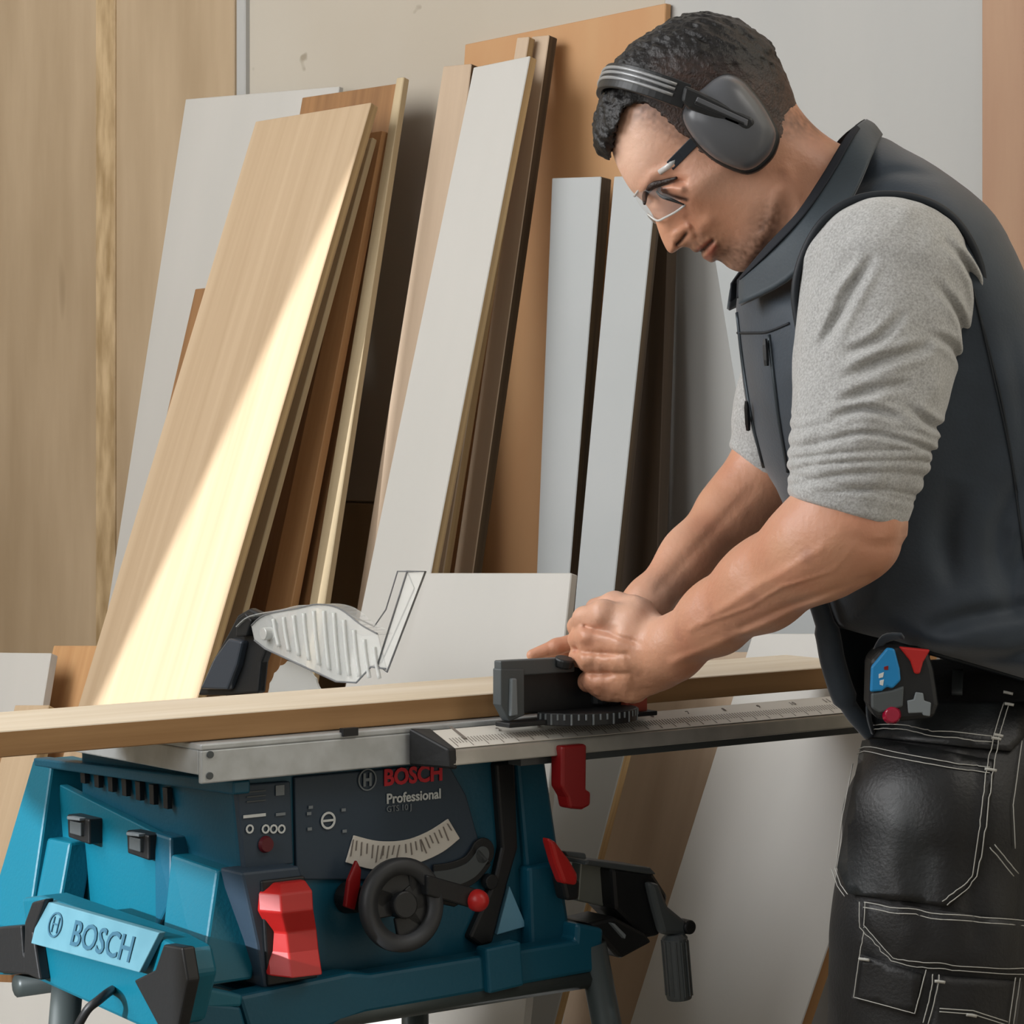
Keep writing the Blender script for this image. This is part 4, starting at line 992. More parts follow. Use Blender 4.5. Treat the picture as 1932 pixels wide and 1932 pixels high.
def skin_tint(p):
    u, v, s = uvs(p); c = np.repeat(SK['base'][None], len(p), 0)
    n = vnoise(p, 30, 9) * .5 + .5
    c = mixc(c, n * .5, SK['red'])
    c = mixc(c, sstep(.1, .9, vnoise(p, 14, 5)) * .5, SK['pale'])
    c = mixc(c, np.exp(-(((u - 1190) / 60) ** 2 + ((v - 290) / 70) ** 2)) * .9, SK['pale'])  # forehead paled, window light painted into the skin
    head_ = (v < 540) & (u < 1560)
    beard = np.exp(-(linedist(u, v, [(1320, 470), (1365, 480), (1400, 490), (1430, 455), (1450, 400)]) / 30) ** 2) * sstep(335, 440, v)
    beard = np.maximum(beard, .8 * np.exp(-(linedist(u, v, [(1302, 464), (1318, 468)]) / 8) ** 2))
    c = mixc(c, np.clip(beard * head_, 0, 1) * (.72 + .25 * vnoise(p, 300, 2)), SK['stub'])
    fade = np.maximum(np.exp(-(linedist(u, v, [(1205, 215), (1250, 240), (1290, 262)]) / 26) ** 2), np.exp(-(linedist(u, v, [(1470, 240), (1524, 236)]) / 34) ** 2))
    c = mixc(c, np.clip(fade * (v < 330), 0, 1) * (.6 + .3 * vnoise(p, 260, 7)), SK['stub'])
    lip = np.exp(-(linedist(u, v, [(1318, 474), (1336, 460)]) / 5) ** 2) + np.exp(-(linedist(u, v, [(1334, 486), (1344, 470)]) / 6) ** 2)
    c = mixc(c, np.clip(lip, 0, .7) * head_, SK['lip'])
    slit_shade = np.exp(-(linedist(u, v, [(1315, 480), (1328, 470), (1341, 457)]) / 3) ** 2) * 1.0
    slit_shade = slit_shade + np.exp(-(linedist(u, v, [(1276, 462), (1284, 454), (1292, 443)]) / 3.4) ** 2) * (np.abs(s) > 10)  # shade inside mouth slit and nostril painted into the skin
    lash = np.exp(-(linedist(u, v, [(1241, 362), (1254, 372), (1290, 384)]) / 4) ** 2) * (np.abs(s) > 22)
    lash = lash + .9 * np.exp(-(((u - 1248) / 8) ** 2 + ((v - 366) / 6) ** 2)) * (np.abs(s) > 22)
    c = mixc(c, np.clip(slit_shade + lash, 0, .95) * head_, SK['dark'])
    vein = np.clip(vnoise(p, 45, 11) - .45, 0, 1) * (v > 900)
    c = mixc(c, np.clip(vein * .8, 0, .4), rgbn((150, 104, 88)))
    return c
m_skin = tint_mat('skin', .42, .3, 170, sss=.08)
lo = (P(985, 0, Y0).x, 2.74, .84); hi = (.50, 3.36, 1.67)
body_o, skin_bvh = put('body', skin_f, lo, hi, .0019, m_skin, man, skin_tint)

# ---- hair
HOUT = [(1118, 235), (1119, 265), (1126, 288), (1150, 302), (1157, 285), (1180, 340), (1300, 470), (1400, 510), (1600, 520), (1690, 400), (1612, 294), (1568, 272), (1532, 240), (1508, 208), (1492, 163), (1469, 113), (1454, 82), (1416, 49), (1376, 30), (1338, 22), (1290, 26), (1252, 42), (1215, 66), (1169, 103), (1146, 137), (1140, 165), (1126, 200)]
HOUT = sm_poly(HOUT, 3)
HMASK = [(1080, 220), (1118, 296), (1150, 306), (1157, 268), (1166, 226), (1186, 204), (1214, 208), (1246, 232), (1270, 256), (1296, 276), (1340, 320), (1420, 320), (1468, 262), (1492, 240), (1516, 214), (1560, 190), (1560, -20), (1080, -20)]
HMASK = sm_poly(HMASK, 2)
def hair_f(p):
    u, v, s = uvs(p)
    W = lambda a_, b_: Wf(a_, b_) + 3 + 9 * sstep(200, 60, b_) + 6 * sstep(1230, 1150, a_)
    d = inflate(u, v, s, HOUT, W, Rf)
    top = sstep(210, 90, v) + sstep(1240, 1180, u)
    q = np.stack([u + v * .6, (v - u * .5) * 2.2, s * 1.6], 1)
    n = vnoise(q, .045, 1) * 5 + vnoise(q, .11, 2) * 1.6 + vnoise(q, .3, 3) * .4
    d = d + (n * .8 * np.clip(top, 0, 1) + 1.2 + vnoise(q, .35, 5) * .5) * PXM
    m_ = polydist(u, v, HMASK) + vnoise(q, .1, 6) * 5
    # forelock only near the middle of the forehead
    m_ = np.maximum(m_, (np.abs(s) - 78 - (v < 215) * 200 - (u > 1160) * 300))
    return np.maximum(d, m_ * PXM * .9)
def hair_tint(p):
    u, v, s = uvs(p); c = np.repeat(rgbn((14, 12, 12))[None], len(p), 0)
    side = sstep(1200, 1260, u) * sstep(90, 170, v + .15 * (u - 1250) * -1) * (np.abs(s) > 60)
    side = np.maximum(side, sstep(1430, 1490, u) * sstep(90, 170, v))
    c = mixc(c, side * (.6 + .4 * vnoise(p, 300, 3)), rgbn((74, 52, 42)))
    return mixc(c, np.clip(vnoise(p, 220, 8) - .4, 0, 1) * .5, rgbn((60, 58, 60)))
m_hair = tint_mat('hair', .5, .5, 420)
put('hair', hair_f, (P(1100, 0, Y0).x, 2.94, P(0, 335, Y0).z), (P(1570, 0, Y0).x, 3.16, P(0, 5, Y0).z), .0014, m_hair, man, hair_tint)
def on_head(px, py, off=.001, bvh=None):
    d = ray(px, py).normalized(); h = (bvh or skin_bvh).ray_cast(EYE, d)
    return (h[0] + h[1] * off) if h[0] is not None else EYE + d * 2.95
bm = bmesh.new(); q = smoothline([on_head(*a_, .0018) for a_ in ((1216, 384), (1219, 363), (1232, 348), (1254, 341), (1278, 334))], 5)
b_tube(bm, [x - Vector(man.location) for x in q], [.0012 + .0026 * math.sin(math.pi * min(.95, (i + 1) / len(q))) for i in range(len(q))], 8)
link('eyebrow', bm, m_hair, man, smooth=True); 
bm = bmesh.new(); q = smoothline([on_head(*a_) for a_ in ((1240, 360), (1250, 369), (1268, 377), (1291, 385))], 5)
b_tube(bm, [x - Vector(man.location) for x in q], [.0006 + .0016 * math.sin(math.pi * min(.95, (i + 1) / len(q))) for i in range(len(q))], 6)
ey = link('eyelashes', bm, m_black, man, smooth=True); m_ = bpy.data.objects['eyebrow'].data
at = m_.color_attributes.new('tint', 'FLOAT_COLOR', 'POINT'); at.data.foreach_set('color', np.tile(np.append(rgbn((44, 30, 24)), 1), len(m_.vertices)).astype(np.float32))

# ---- grey long-sleeved shirt: both sleeves
def sleeve_n(p):
    u, v, s = uvs(p)
    d = chain(p, [J(1672, 532, 2.905, 164), J(1655, 640, 2.885, 142), J(1642, 740, 2.865, 132), J(1622, 850, 2.845, 122), J(1600, 965, 2.838, 112)], .03)
    d = smin(d, cone(p, J(1740, 560, 2.93, 104), J(1720, 600, 2.92, 90)), .03)
    ax_ = np.array([-.14, .99]); al = (u - 1642) * ax_[0] + (v - 740) * ax_[1]; ac = (u - 1642) * ax_[1] - (v - 740) * ax_[0]
    wob = vnoise(np.stack([u * .6, v * 2.0, s * .6], 1), .013, 4)
    ph = al + ac * .10 + 10 * wob + .0009 * ac * ac * -1
    amp = sstep(40, 110, al) * (1 - .9 * sstep(182, 196, al))
    d = d + np.exp(-((al - 184 - ac * .08) / 5) ** 2) * 4 * PXM
    ring_ = np.abs(np.sin(ph / 25 * math.pi)) ** .7
    d = d + (7 - ring_ * 12 * (.6 + .4 * vnoise(np.stack([u, v, s], 1), .012, 8))) * amp * PXM
    g = 0
    for pts, w, a_ in (([(1505, 670), (1545, 590), (1600, 500)], 9, 8), ([(1690, 850), (1740, 870), (1760, 900)], 6, 5), ([(1500, 830), (1570, 812), (1660, 830), (1740, 860)], 5, 4), ([(1530, 590), (1575, 530)], 7, 4), ([(1540, 676), (1600, 650), (1650, 600)], 8, 6), ([(1530, 722), (1600, 690), (1700, 660)], 9, 7), ([(1520, 762), (1600, 735), (1660, 728)], 8, 5),
                       ([(1700, 545), (1760, 610), (1785, 690)], 8, 6), ([(1725, 470), (1790, 540), (1800, 640)], 8, 7), ([(1770, 470), (1822, 540), (1818, 620)], 7, 6), ([(1690, 640), (1740, 660), (1775, 700)], 8, 5), ([(1640, 760), (1700, 800), (1760, 810)], 8, 5), ([(1510, 790), (1570, 770), (1640, 790)], 7, 6)):
        dd, ww = tline(u, v, sm_line(pts), w); g = g + (np.exp(-(dd / w) ** 2) * a_ - np.exp(-((dd - w * 1.9) / w) ** 2) * a_ * .4) * ww
    d = d + g * 1.8 * PXM * sstep(-20, -80, s) * sstep(1850, 1790, u)
    d = d + vnoise(np.stack([u + .5 * v, (v - .5 * u) * .5, s], 1), .03, 6) * 3.5 * PXM
    cut = np.array(P(1592, 968, 2.838)); nn = np.array([-.30, 0, -1.0]); nn /= np.linalg.norm(nn)
    pl_ = (p - cut) @ nn
    return smax(d, pl_, .006)
def sleeve_f(p):
    u, v, s = uvs(p)
    d = chain(p, [J(1560, 540, 3.22, 120), J(1490, 760, 3.23, 92), J(1440, 888, 3.23, 76)], .03)
    d = d + np.sin((v - .4 * u) / 13) * 2.0 * PXM * sstep(760, 820, v)
    cut = np.array(P(1438, 898, 3.23)); nn = np.array([-.66, 0, -.75]); nn /= np.linalg.norm(nn)
    return smax(d, (p - cut) @ nn, .004)
m_knit = mat('grey_marl', (150, 150, 148), .95, rgb2=(184, 185, 184), nscale=420, contrast=(.3, .7), bump=.35, bscale=600, sheen=.3, detail=2)
slo, slv_bvh = put('sleeve', sleeve_n, (P(1480, 0, 2.8).x - .02, 2.76, P(0, 1010, 2.84).z - .02), (P(1880, 0, 3.0).x, 3.02, P(0, 355, 2.8).z + .01), .002, m_knit, man)
slo2, _ = put('sleeve', sleeve_f, (P(1340, 0, 3.2).x, 3.13, P(0, 960, 3.2).z), (P(1660, 0, 3.2).x, 3.32, P(0, 430, 3.2).z), .0025, m_knit, man)

# ---- vest
VEST = [(1560, 330), (1600, 262), (1640, 246), (1700, 280), (1760, 315), (1850, 386), (1895, 450), (1935, 530), (1985, 650), (2020, 800), (2030, 950), (2010, 1100), (1990, 1240), (1985, 1300),
        (1900, 1268), (1800, 1240), (1720, 1222), (1660, 1205), (1630, 1200), (1590, 1190), (1556, 1172), (1520, 1080), (1478, 950), (1438, 880), (1412, 790), (1398, 690), (1388, 600), (1394, 548), (1440, 505), (1480, 450), (1510, 400)]
VEST = sm_poly(VEST, 3)
VW = Field([(1600, 290, 118), (1640, 262, 110), (1560, 380, 132), (1700, 340, 190), (1760, 400, 262), (1640, 420, 210), (1500, 480, 150), (1440, 540, 150), (1500, 560, 230), (1700, 600, 292), (1880, 600, 300), (1450, 700, 235), (1550, 700, 290), (1700, 900, 300), (1900, 900, 300), (1500, 900, 250), (1560, 1100, 250), (1700, 1150, 290), (1950, 1200, 290), (1800, 1230, 292)], 60, 90, 310)
VR = Field([(1640, 270, 70), (1760, 350, 110), (1600, 330, 80), (1420, 600, 110), (1430, 800, 120), (1700, 700, 170), (1950, 700, 170), (1560, 1120, 110), (1750, 1210, 40), (1950, 1260, 50), (1650, 1180, 50)], 50, 30, 200)
def vest_f(p):
    u, v, s = uvs(p)
    d = inflate(u, v, s, VEST, VW, VR)
    g = 0
    for pts, w, a_ in (([(1560, 400), (1640, 340), (1740, 350)], 10, 5), ([(1590, 372), (1660, 335), (1760, 348)], 7, 3), ([(1850, 600), (1875, 760), (1890, 930)], 12, 5), ([(1900, 860), (1840, 980), (1850, 1120)], 14, 8), ([(1932, 930), (1870, 1060), (1860, 1150)], 12, 6),
                       ([(1700, 1170), (1780, 1140), (1932, 1120)], 12, 6), ([(1760, 900), (1740, 1000), (1760, 1100)], 16, 7), ([(1480, 560), (1500, 640), (1500, 800)], 10, 4), ([(1932, 1190), (1850, 1215), (1760, 1215)], 9, 4)):
        dd, ww = tline(u, v, sm_line(pts), w * 1.5); w = w * 1.5; g = g + np.exp(-(dd / w) ** 2) * a_ * .8 * ww
    d = d + g * PXM * (s < -40) + vnoise(p, 12, 2) * .0035 * (v > 450)
    # neck opening
    hole = chain(p, [J(1470, 420, 3.05, 96), J(1560, 330, 3.05, 84), J(1600, 240, 3.05, 70)], .02)
    return smax(d, -hole, .01)
m_vest = mat('softshell_navy', (38, 48, 58), .62, rgb2=(44, 55, 66), nscale=18, bump=.12, bscale=300, sheen=.25)
m_vest_in = mat('vest_lining', (22, 26, 34), .8)
m_collar = mat('collar_slate', (40, 52, 60), .6, bump=.1, bscale=250, sheen=.2)
vo, vest_bvh = put('vest', vest_f, (P(1370, 0, Y0).x, 2.84, P(0, 1320, Y0).z), (P(2050, 0, Y0).x, 3.26, P(0, 225, Y0).z), .003, m_vest, man)
ML = Vector(man.location)
def sheet(name, rows, thick, m, parent, smooth=True, k=4):
    """thick skin through rows of points (each row is smoothed, then the rows are lofted smoothly)"""
    R1 = [smoothline(r, k) for r in rows]; cols = list(zip(*R1)); C2 = [smoothline(c, k) for c in cols]
    bm = bmesh.new(); g = [[bm.verts.new(q - ML) for q in c] for c in C2]
    for i in range(len(g) - 1):
        for j in range(len(g[0]) - 1): bm.faces.new((g[i][j], g[i + 1][j], g[i + 1][j + 1], g[i][j + 1]))
    o = link(name, bm, m, parent, smooth=True)
    md = o.modifiers.new('s', 'SOLIDIFY'); md.thickness = thick; md.offset = 0; return o
def mir(pts): return [Vector((p.x * (2 * Y0 - p.y) / p.y if False else p.x, 2 * Y0 - p.y, p.z)) for p in pts]
rimN = [P(1634, 228, 3.05), P(1606, 250, 3.0), P(1560, 325, 2.972), P(1510, 400, 2.958), P(1452, 462, 2.965), P(1400, 524, 3.0)]
midN = [P(1648, 236, 3.05), P(1626, 272, 2.985), P(1585, 350, 2.955), P(1530, 425, 2.94), P(1470, 490, 2.95), P(1396, 540, 2.99)]
botN = [P(1662, 254, 3.05), P(1644, 296, 2.97), P(1604, 380, 2.935), P(1548, 460, 2.92), P(1484, 530, 2.925), P(1396, 575, 2.97)]
def both(r): return mir(r)[::-1] + r[1:]
col = sheet('collar', [both(rimN), both(midN), both(botN)], .004, m_collar, man)
strip = [p.lerp(q_, .42) + Vector((-.0015, -.0028 if p.y < Y0 else .0028, .0012)) for p, q_ in zip(rimN, midN)]
rimS = [p + Vector((-.0015, -.0026, .0012)) for p in rimN]
sheet('collar_band', [both(rimS), both(strip)], .0016, m_vest_in, man)
inN = [p + Vector((-.004, .006, -.002)) for p in rimN]; in2 = [p + Vector((-.002, .012, -.012)) for p in midN]
sheet('collar_lining', [both(inN), both(in2)], .002, m_vest_in, man)

def drape_pts(pts, bvh, off, k=5, step=None):
    q = smoothline([(a_, b_, 0) for a_, b_ in pts], k); out = []
    for c in q:
        h = bvh.ray_cast(EYE, ray(c.x, c.y).normalized())
        if h[0] is not None: out.append(h[0] + h[1] * off)
    return out
def cord(name, pts, bvh, r, m, parent, off=None, k=5, n=5, straight=False):
    if straight:
        pp = []
        for a_, b_ in zip(pts[:-1], pts[1:]):
            for j in range(10): pp.append((a_[0] + (b_[0] - a_[0]) * j / 10, a_[1] + (b_[1] - a_[1]) * j / 10))
        pts = pp + [pts[-1]]; k = 1
    q = drape_pts(pts, bvh, r * .3 if off is None else off, k)
    if len(q) < 3: return None
    bm = bmesh.new(); b_tube(bm, [x - ML for x in q], r, n); return link(name, bm, m, parent, smooth=True)
m_pipe = mat('dark_piping', (20, 27, 34), .6); m_zip = mat('zip_grey', (58, 66, 72), .35, .4)
cord('seam', [(1836, 545), (1872, 700), (1906, 860), (1926, 1000), (1940, 1100)], vest_bvh, .0014, m_pipe, vo)
cord('seam', [(1850, 600), (1890, 760), (1918, 930)], vest_bvh, .0012, m_pipe, vo)
cord('hem', [(1640, 1222), (1665, 1206), (1730, 1222), (1800, 1242), (1870, 1262), (1931, 1280)], vest_bvh, .003, m_pipe, vo)
cord('front_zip', [(1392, 590), (1404, 690), (1420, 790), (1442, 880)], vest_bvh, .0022, m_zip, vo)
cord('pocket_zip', [(1452, 632), (1462, 720), (1472, 800), (1488, 890)], vest_bvh, .0022, m_zip, vo)
cord('seam', [(1392, 628), (1420, 628), (1450, 626), (1490, 610)], vest_bvh, .0014, m_pipe, vo)
for (a_, b_) in (((1453, 640), (1456, 690)), ((1419, 756), (1422, 808))):
    q = drape_pts([a_, ((a_[0] + b_[0]) / 2, (a_[1] + b_[1]) / 2), b_], vest_bvh, .006, 2)
    if len(q) > 2:
        bm = bmesh.new(); b_tube(bm, [x - ML for x in q], [.002] + [.0032] * (len(q) - 2) + [.0026], 6); link('zip_pull', bm, m_black, vo)
# arm-hole trim around the near sleeve
ah = [(1512, 640), (1500, 560), (1512, 490), (1546, 425), (1596, 384), (1655, 368), (1730, 374), (1795, 408), (1840, 474), (1858, 556), (1842, 626), (1800, 672)]
q = smoothline([P(a_, b_, 2.892) for a_, b_ in ah], 6)
bm = bmesh.new(); b_tube(bm, [x - ML for x in q], .0042, 8); link('armhole_trim', bm, m_pipe, vo, smooth=True)
# open lower front: the flap hangs forward, its dark inside turned to us
fl_rows = [[P(1500, 1060, 2.98), P(1560, 1075, 3.05), P(1640, 1090, 3.08), P(1760, 1110, 3.08)],
           [P(1552, 1170, 2.985), P(1580, 1180, 3.06), P(1660, 1185, 3.10), P(1760, 1190, 3.10)],
           [P(1566, 1250, 2.99), P(1590, 1255, 3.06), P(1650, 1260, 3.10), P(1750, 1270, 3.11)],
           [P(1594, 1330, 3.0), P(1615, 1330, 3.05), P(1655, 1330, 3.09), P(1750, 1330, 3.10)],
           [P(1640, 1388, 3.02), P(1652, 1388, 3.04), P(1670, 1388, 3.06), P(1750, 1388, 3.08)]]
sheet('front_flap', fl_rows, .004, m_vest, man)
bm = bmesh.new(); b_tube(bm, [x - ML for x in smoothline([P(1535, 1110, 2.965), P(1560, 1190, 2.972), P(1573, 1255, 2.975), P(1600, 1330, 2.985), P(1644, 1384, 3.0)], 6)], [.010] * 6 + [.013] * 12 + [.009] * 7, 12)
link('flap_hem', bm, m_vest, man, smooth=True)
sheet('side_edge', [[P(1700, 1196, 2.87), P(1664, 1200, 2.885), P(1644, 1240, 2.91), P(1638, 1300, 2.94), P(1636, 1350, 2.965), P(1646, 1386, 2.99)],
                    [P(1706, 1204, 2.875), P(1672, 1212, 2.89), P(1652, 1246, 2.92), P(1644, 1300, 2.95), P(1642, 1350, 2.97), P(1650, 1384, 2.995)]], .003, m_vest, man)

# ---- trousers
TRO = sm_poly([(1642, 1300), (1700, 1262), (1800, 1250), (1900, 1262), (2010, 1290), (2040, 1400), (2060, 1600), (2020, 1760), (1900, 1800), (1760, 1790), (1620, 1740), (1586, 1650), (1604, 1540), (1632, 1412), (1634, 1360)], 3)
def trousers_f(p):
    u, v, s = uvs(p)
    d = inflate(u, v, s, TRO, 262, 150)
    ln = chain(p, [J(1778, 1560, 2.955, 190), J(1762, 1760, 2.95, 178), J(1754, 1960, 2.945, 170), J(1760, 2180, 2.95, 140), J(1775, 2600, 2.96, 112), J(1790, 2905, 2.97, 100)], .05)
    lf = chain(p, [J(1840, 1560, 3.15, 180), J(1830, 1960, 3.16, 160), J(1850, 2180, 3.16, 136), J(1900, 2600, 3.17, 110), J(1930, 2880, 3.18, 98)], .05)
    d = smin(smin(d, ln, .03), lf, .02)
    g = 0
    for pts, w, a_ in (([(1700, 1560), (1690, 1660), (1740, 1760)], 26, 7), ([(1790, 1400), (1770, 1560), (1780, 1700)], 20, 8), ([(1900, 1450), (1880, 1600), (1860, 1740)], 16, 10), ([(1600, 1700), (1640, 1740), (1700, 1760)], 12, 5), ([(1655, 1500), (1640, 1600), (1670, 1700)], 14, -6)):
        g = g + np.exp(-(linedist(u, v, pts) / w) ** 2) * a_
    return d + g * PXM * (s < -20) + vnoise(p, 9, 4) * .004 + vnoise(p, 28, 5) * .0012
m_tro = mat('black_canvas', (15, 15, 16), .5, rgb2=(26, 27, 28), nscale=9, bump=.25, bscale=280, sheen=.08, contrast=(.45, .7))
m_pocket = mat('mottled_pocket', (18, 19, 20), .45, rgb2=(50, 55, 57), nscale=7, bump=.25, bscale=240, contrast=(.5, .75))  # near-black cloth with random grey mottling
m_thread = mat('white_thread', (176, 176, 170), .8)
to, tro_bvh = put('trousers', trousers_f, (P(1490, 0, Y0).x, 2.80, .06), (P(2075, 0, Y0).x, 3.30, P(0, 1240, Y0).z), .005, m_tro, man, blk=6)
def drape(name, poly, bvh, off, thick, m, parent, step=14):
    """a patch of cloth lying on the surface, with its own thickness"""
    pl_ = [Vector((a_, b_)) for a_, b_ in poly]; bd = []
    for i in range(len(pl_)):
        A, B = pl_[i], pl_[(i + 1) % len(pl_)]; n_ = max(1, int((B - A).length / step))
        bd += [A.lerp(B, j / n_) for j in range(n_)]
    xs = [p.x for p in pl_]; ys = [p.y for p in pl_]; pts = list(bd)
    gx = np.arange(min(xs) + step / 2, max(xs), step); gy = np.arange(min(ys) + step / 2, max(ys), step)
    U, V = np.meshgrid(gx, gy); dd = polydist(U.ravel(), V.ravel(), poly)
    pts += [Vector((a_, b_)) for a_, b_, c in zip(U.ravel(), V.ravel(), dd) if c < -step * .45]
    nb = len(bd); r = geometry.delaunay_2d_cdt(pts, [(i, (i + 1) % nb) for i in range(nb)], [list(range(nb))], 1, 1e-3)
    bm = bmesh.new(); vs = []
    for q in r[0]:
        h = bvh.ray_cast(EYE, ray(q.x, q.y).normalized())
        vs.append(bm.verts.new(h[0] + h[1] * off - ML) if h[0] is not None else None)
    for f in r[2]:
        if all(vs[i] is not None for i in f):
            try: bm.faces.new([vs[i] for i in f])
            except ValueError: pass
    loose = [v for v in bm.verts if not v.link_faces]; bmesh.ops.delete(bm, geom=loose, context='VERTS')
    o = link(name, bm, m, parent, smooth=True); md = o.modifiers.new('s', 'SOLIDIFY'); md.thickness = thick; md.offset = 0; return o
hol = drape('holster_pocket', [(1640, 1398), (1872, 1440), (1872, 1470), (1862, 1560), (1846, 1650), (1790, 1712), (1700, 1700), (1612, 1688), (1592, 1640), (1606, 1560), (1628, 1450)], tro_bvh, .005, .005, m_pocket, to)
flp = drape('pocket_flap', [(1640, 1700), (1936, 1740), (1936, 1838), (1760, 1822), (1690, 1808), (1634, 1748)], tro_bvh, .006, .005, m_tro, to)
drape('thigh_pocket', [(1628, 1800), (1740, 1838), (1724, 1916), (1615, 1882)], tro_bvh, .004, .004, m_tro, to)
drape('thigh_pocket', [(1768, 1840), (1920, 1850), (1906, 1960), (1752, 1960)], tro_bvh, .004, .004, m_tro, to)
drape('waistband', [(1640, 1392), (1660, 1330), (1932, 1330), (1932, 1392), (1905, 1420), (1700, 1400)], tro_bvh, .003, .003, m_pocket, to)
drape('belt_loop', [(1798, 1276), (1818, 1276), (1816, 1318), (1796, 1318)], tro_bvh, .006, .004, mat('loop_grey', (70, 76, 78), .6), to, 8)
def stitch(pts, sep=6, off=.0085, r=.00055):
    for sgn in (0, 1):
        q = []
        for i, (x, y) in enumerate(pts):
            a_ = pts[max(i - 1, 0)]; b_ = pts[min(i + 1, len(pts) - 1)]; dx, dy = b_[0] - a_[0], b_[1] - a_[1]; l_ = math.hypot(dx, dy)
            q.append((x - dy / l_ * sep * sgn * 1.6, y + dx / l_ * sep * sgn * 1.6))
        cord('stitching', q, tro_bvh, r, m_thread, to, off=off, straight=True, n=4)
stitch([(1640, 1368), (1720, 1376), (1765, 1388), (1868, 1398)]); stitch([(1634, 1416), (1730, 1436), (1800, 1448), (1866, 1456)])
stitch([(1900, 1340), (1880, 1398), (1870, 1460), (1858, 1560), (1842, 1652), (1786, 1708)])
stitch([(1590, 1640), (1600, 1672), (1612, 1690)], 4); cord('stitching', [(1624, 1440), (1604, 1540), (1592, 1640)], tro_bvh, .00055, m_thread, to, off=.0085, straight=True, n=4)
stitch([(1640, 1704), (1760, 1722), (1932, 1736)]); stitch([(1642, 1704), (1640, 1742), (1692, 1802), (1780, 1816), (1932, 1828)])
cord('stitching', [(1640, 1745), (1630, 1810), (1622, 1880), (1680, 1896), (1728, 1910), (1748, 1828)], tro_bvh, .00055, m_thread, to, off=.008, straight=True, n=4)
stitch([(1770, 1840), (1762, 1890), (1752, 1930)], 6); stitch([(1772, 1900), (1830, 1904), (1890, 1925)], 4); stitch([(1912, 1842), (1900, 1930)], 5)
stitch([(1870, 1590), (1910, 1646)], 6); cord('stitching', [(1926, 1400), (1908, 1520), (1912, 1600)], tro_bvh, .00055, m_thread, to, off=.003, straight=True, n=4)
for x, y in ((1898, 1320), (1900, 1340), (1874, 1402), (1866, 1460), (1878, 1396), (1770, 1850), (1640, 1806), (1826, 1912)):
    cord('bar_tack', [(x - 8, y - 1), (x, y), (x + 9, y + 2)], tro_bvh, .0016, m_thread, to, off=.009, k=2)
# boots
def boots_f(p):
    d = 9.0
    for (ank, heel, toe) in ((J(1795, 2880, 2.97, 95), J(1815, 2960, 2.97, 84), J(1560, 2975, 2.965, 72)), (J(1935, 2860, 3.18, 90), J(1955, 2960, 3.18, 80), J(1710, 2975, 3.175, 70))):
        d = np.minimum(d, smin(cone(p, ank, heel), cone(p, heel, toe), .03))
    return smax(d, -(p[:, 2] - .002), .004)
put('boots', boots_f, (.20, 2.86, -.01), (.68, 3.28, .16), .006, m_black, man, blk=6)

# ---- ear defenders
Ye = 2.94
ED = empty('ear_defenders', P(1375, 230, Ye)); EL = Vector(ED.location)
tag(ED, 'grey and black ear defenders worn on the man\'s head', 'ear defenders')
cup = sm_poly([(1330, 164), (1350, 148), (1372, 141), (1398, 151), (1418, 172), (1436, 195), (1452, 222), (1464, 252), (1456, 284), (1440, 304), (1420, 318), (1396, 320), (1350, 300), (1316, 270), (1292, 234), (1290, 208), (1306, 184)], 3)
def dome(name, poly, levels, m, parent, org):
    """stack of shrinking outlines: (Y, scale)"""
    c = Vector((sum(a_ for a_, b_ in poly) / len(poly), sum(b_ for a_, b_ in poly) / len(poly)))
    bm = bmesh.new(); rings = []
    for (Y_, sc) in levels:
        rings.append([bm.verts.new(P(c.x + (a_ - c.x) * sc, c.y + (b_ - c.y) * sc, Y_ if Y_ < Y0 else Y_) - org) for a_, b_ in poly])
    n_ = len(poly)
    for i in range(len(rings) - 1):
        for k in range(n_): bm.faces.new((rings[i][k], rings[i][(k + 1) % n_], rings[i + 1][(k + 1) % n_], rings[i + 1][k]))
    bm.faces.new(rings[0]); bm.faces.new(rings[-1])
    return link(name, bm, m, parent, smooth=True)
m_cup = mat('cup_grey', (84, 86, 90), .32, bump=.04)
cp = dome('cup', cup, [(2.962, .96), (2.952, 1.0), (2.940, 1.0), (2.930, .95), (2.922, .84), (2.917, .66), (2.914, .4), (2.913, .15)], m_cup, ED, EL)
dome('cushion', [(a_ + 3, b_ + 3) for a_, b_ in cup], [(2.995, .9), (2.985, 1.03), (2.968, 1.06), (2.958, 1.03), (2.955, .95)], m_black, ED, EL)
cup2 = [(a_ - 6, b_) for a_, b_ in cup]
dome('cup', cup2, [(3.138, .96), (3.150, 1.0), (3.165, 1.0), (3.178, .9), (3.186, .5)], m_cup, ED, EL); dome('cushion', cup2, [(3.105, .9), (3.12, 1.05), (3.135, 1.04), (3.14, .95)], m_black, ED, EL)
def edp(name, pts, Y_, d, m, bevel=.0015, parent=None):
    bm = bmesh.new(); b_prism(bm, [P(a_, b_, Y_) - EL for a_, b_ in pts], (0, d, 0)); return link(name, bm, m, parent or ED, bevel=bevel)
edp('slider', [(1292, 160), (1320, 172), (1420, 222), (1425, 232), (1412, 246), (1400, 244), (1300, 204), (1286, 190)], 2.913, .012, m_black, .003)
edp('slider_groove', [(1316, 182), (1412, 226), (1410, 238), (1310, 196)], 2.9115, .004, m_cup, .001)
edp('slider_groove', [(1312, 190), (1404, 231), (1403, 235), (1310, 195)], 2.9105, .004, m_black, .0005)
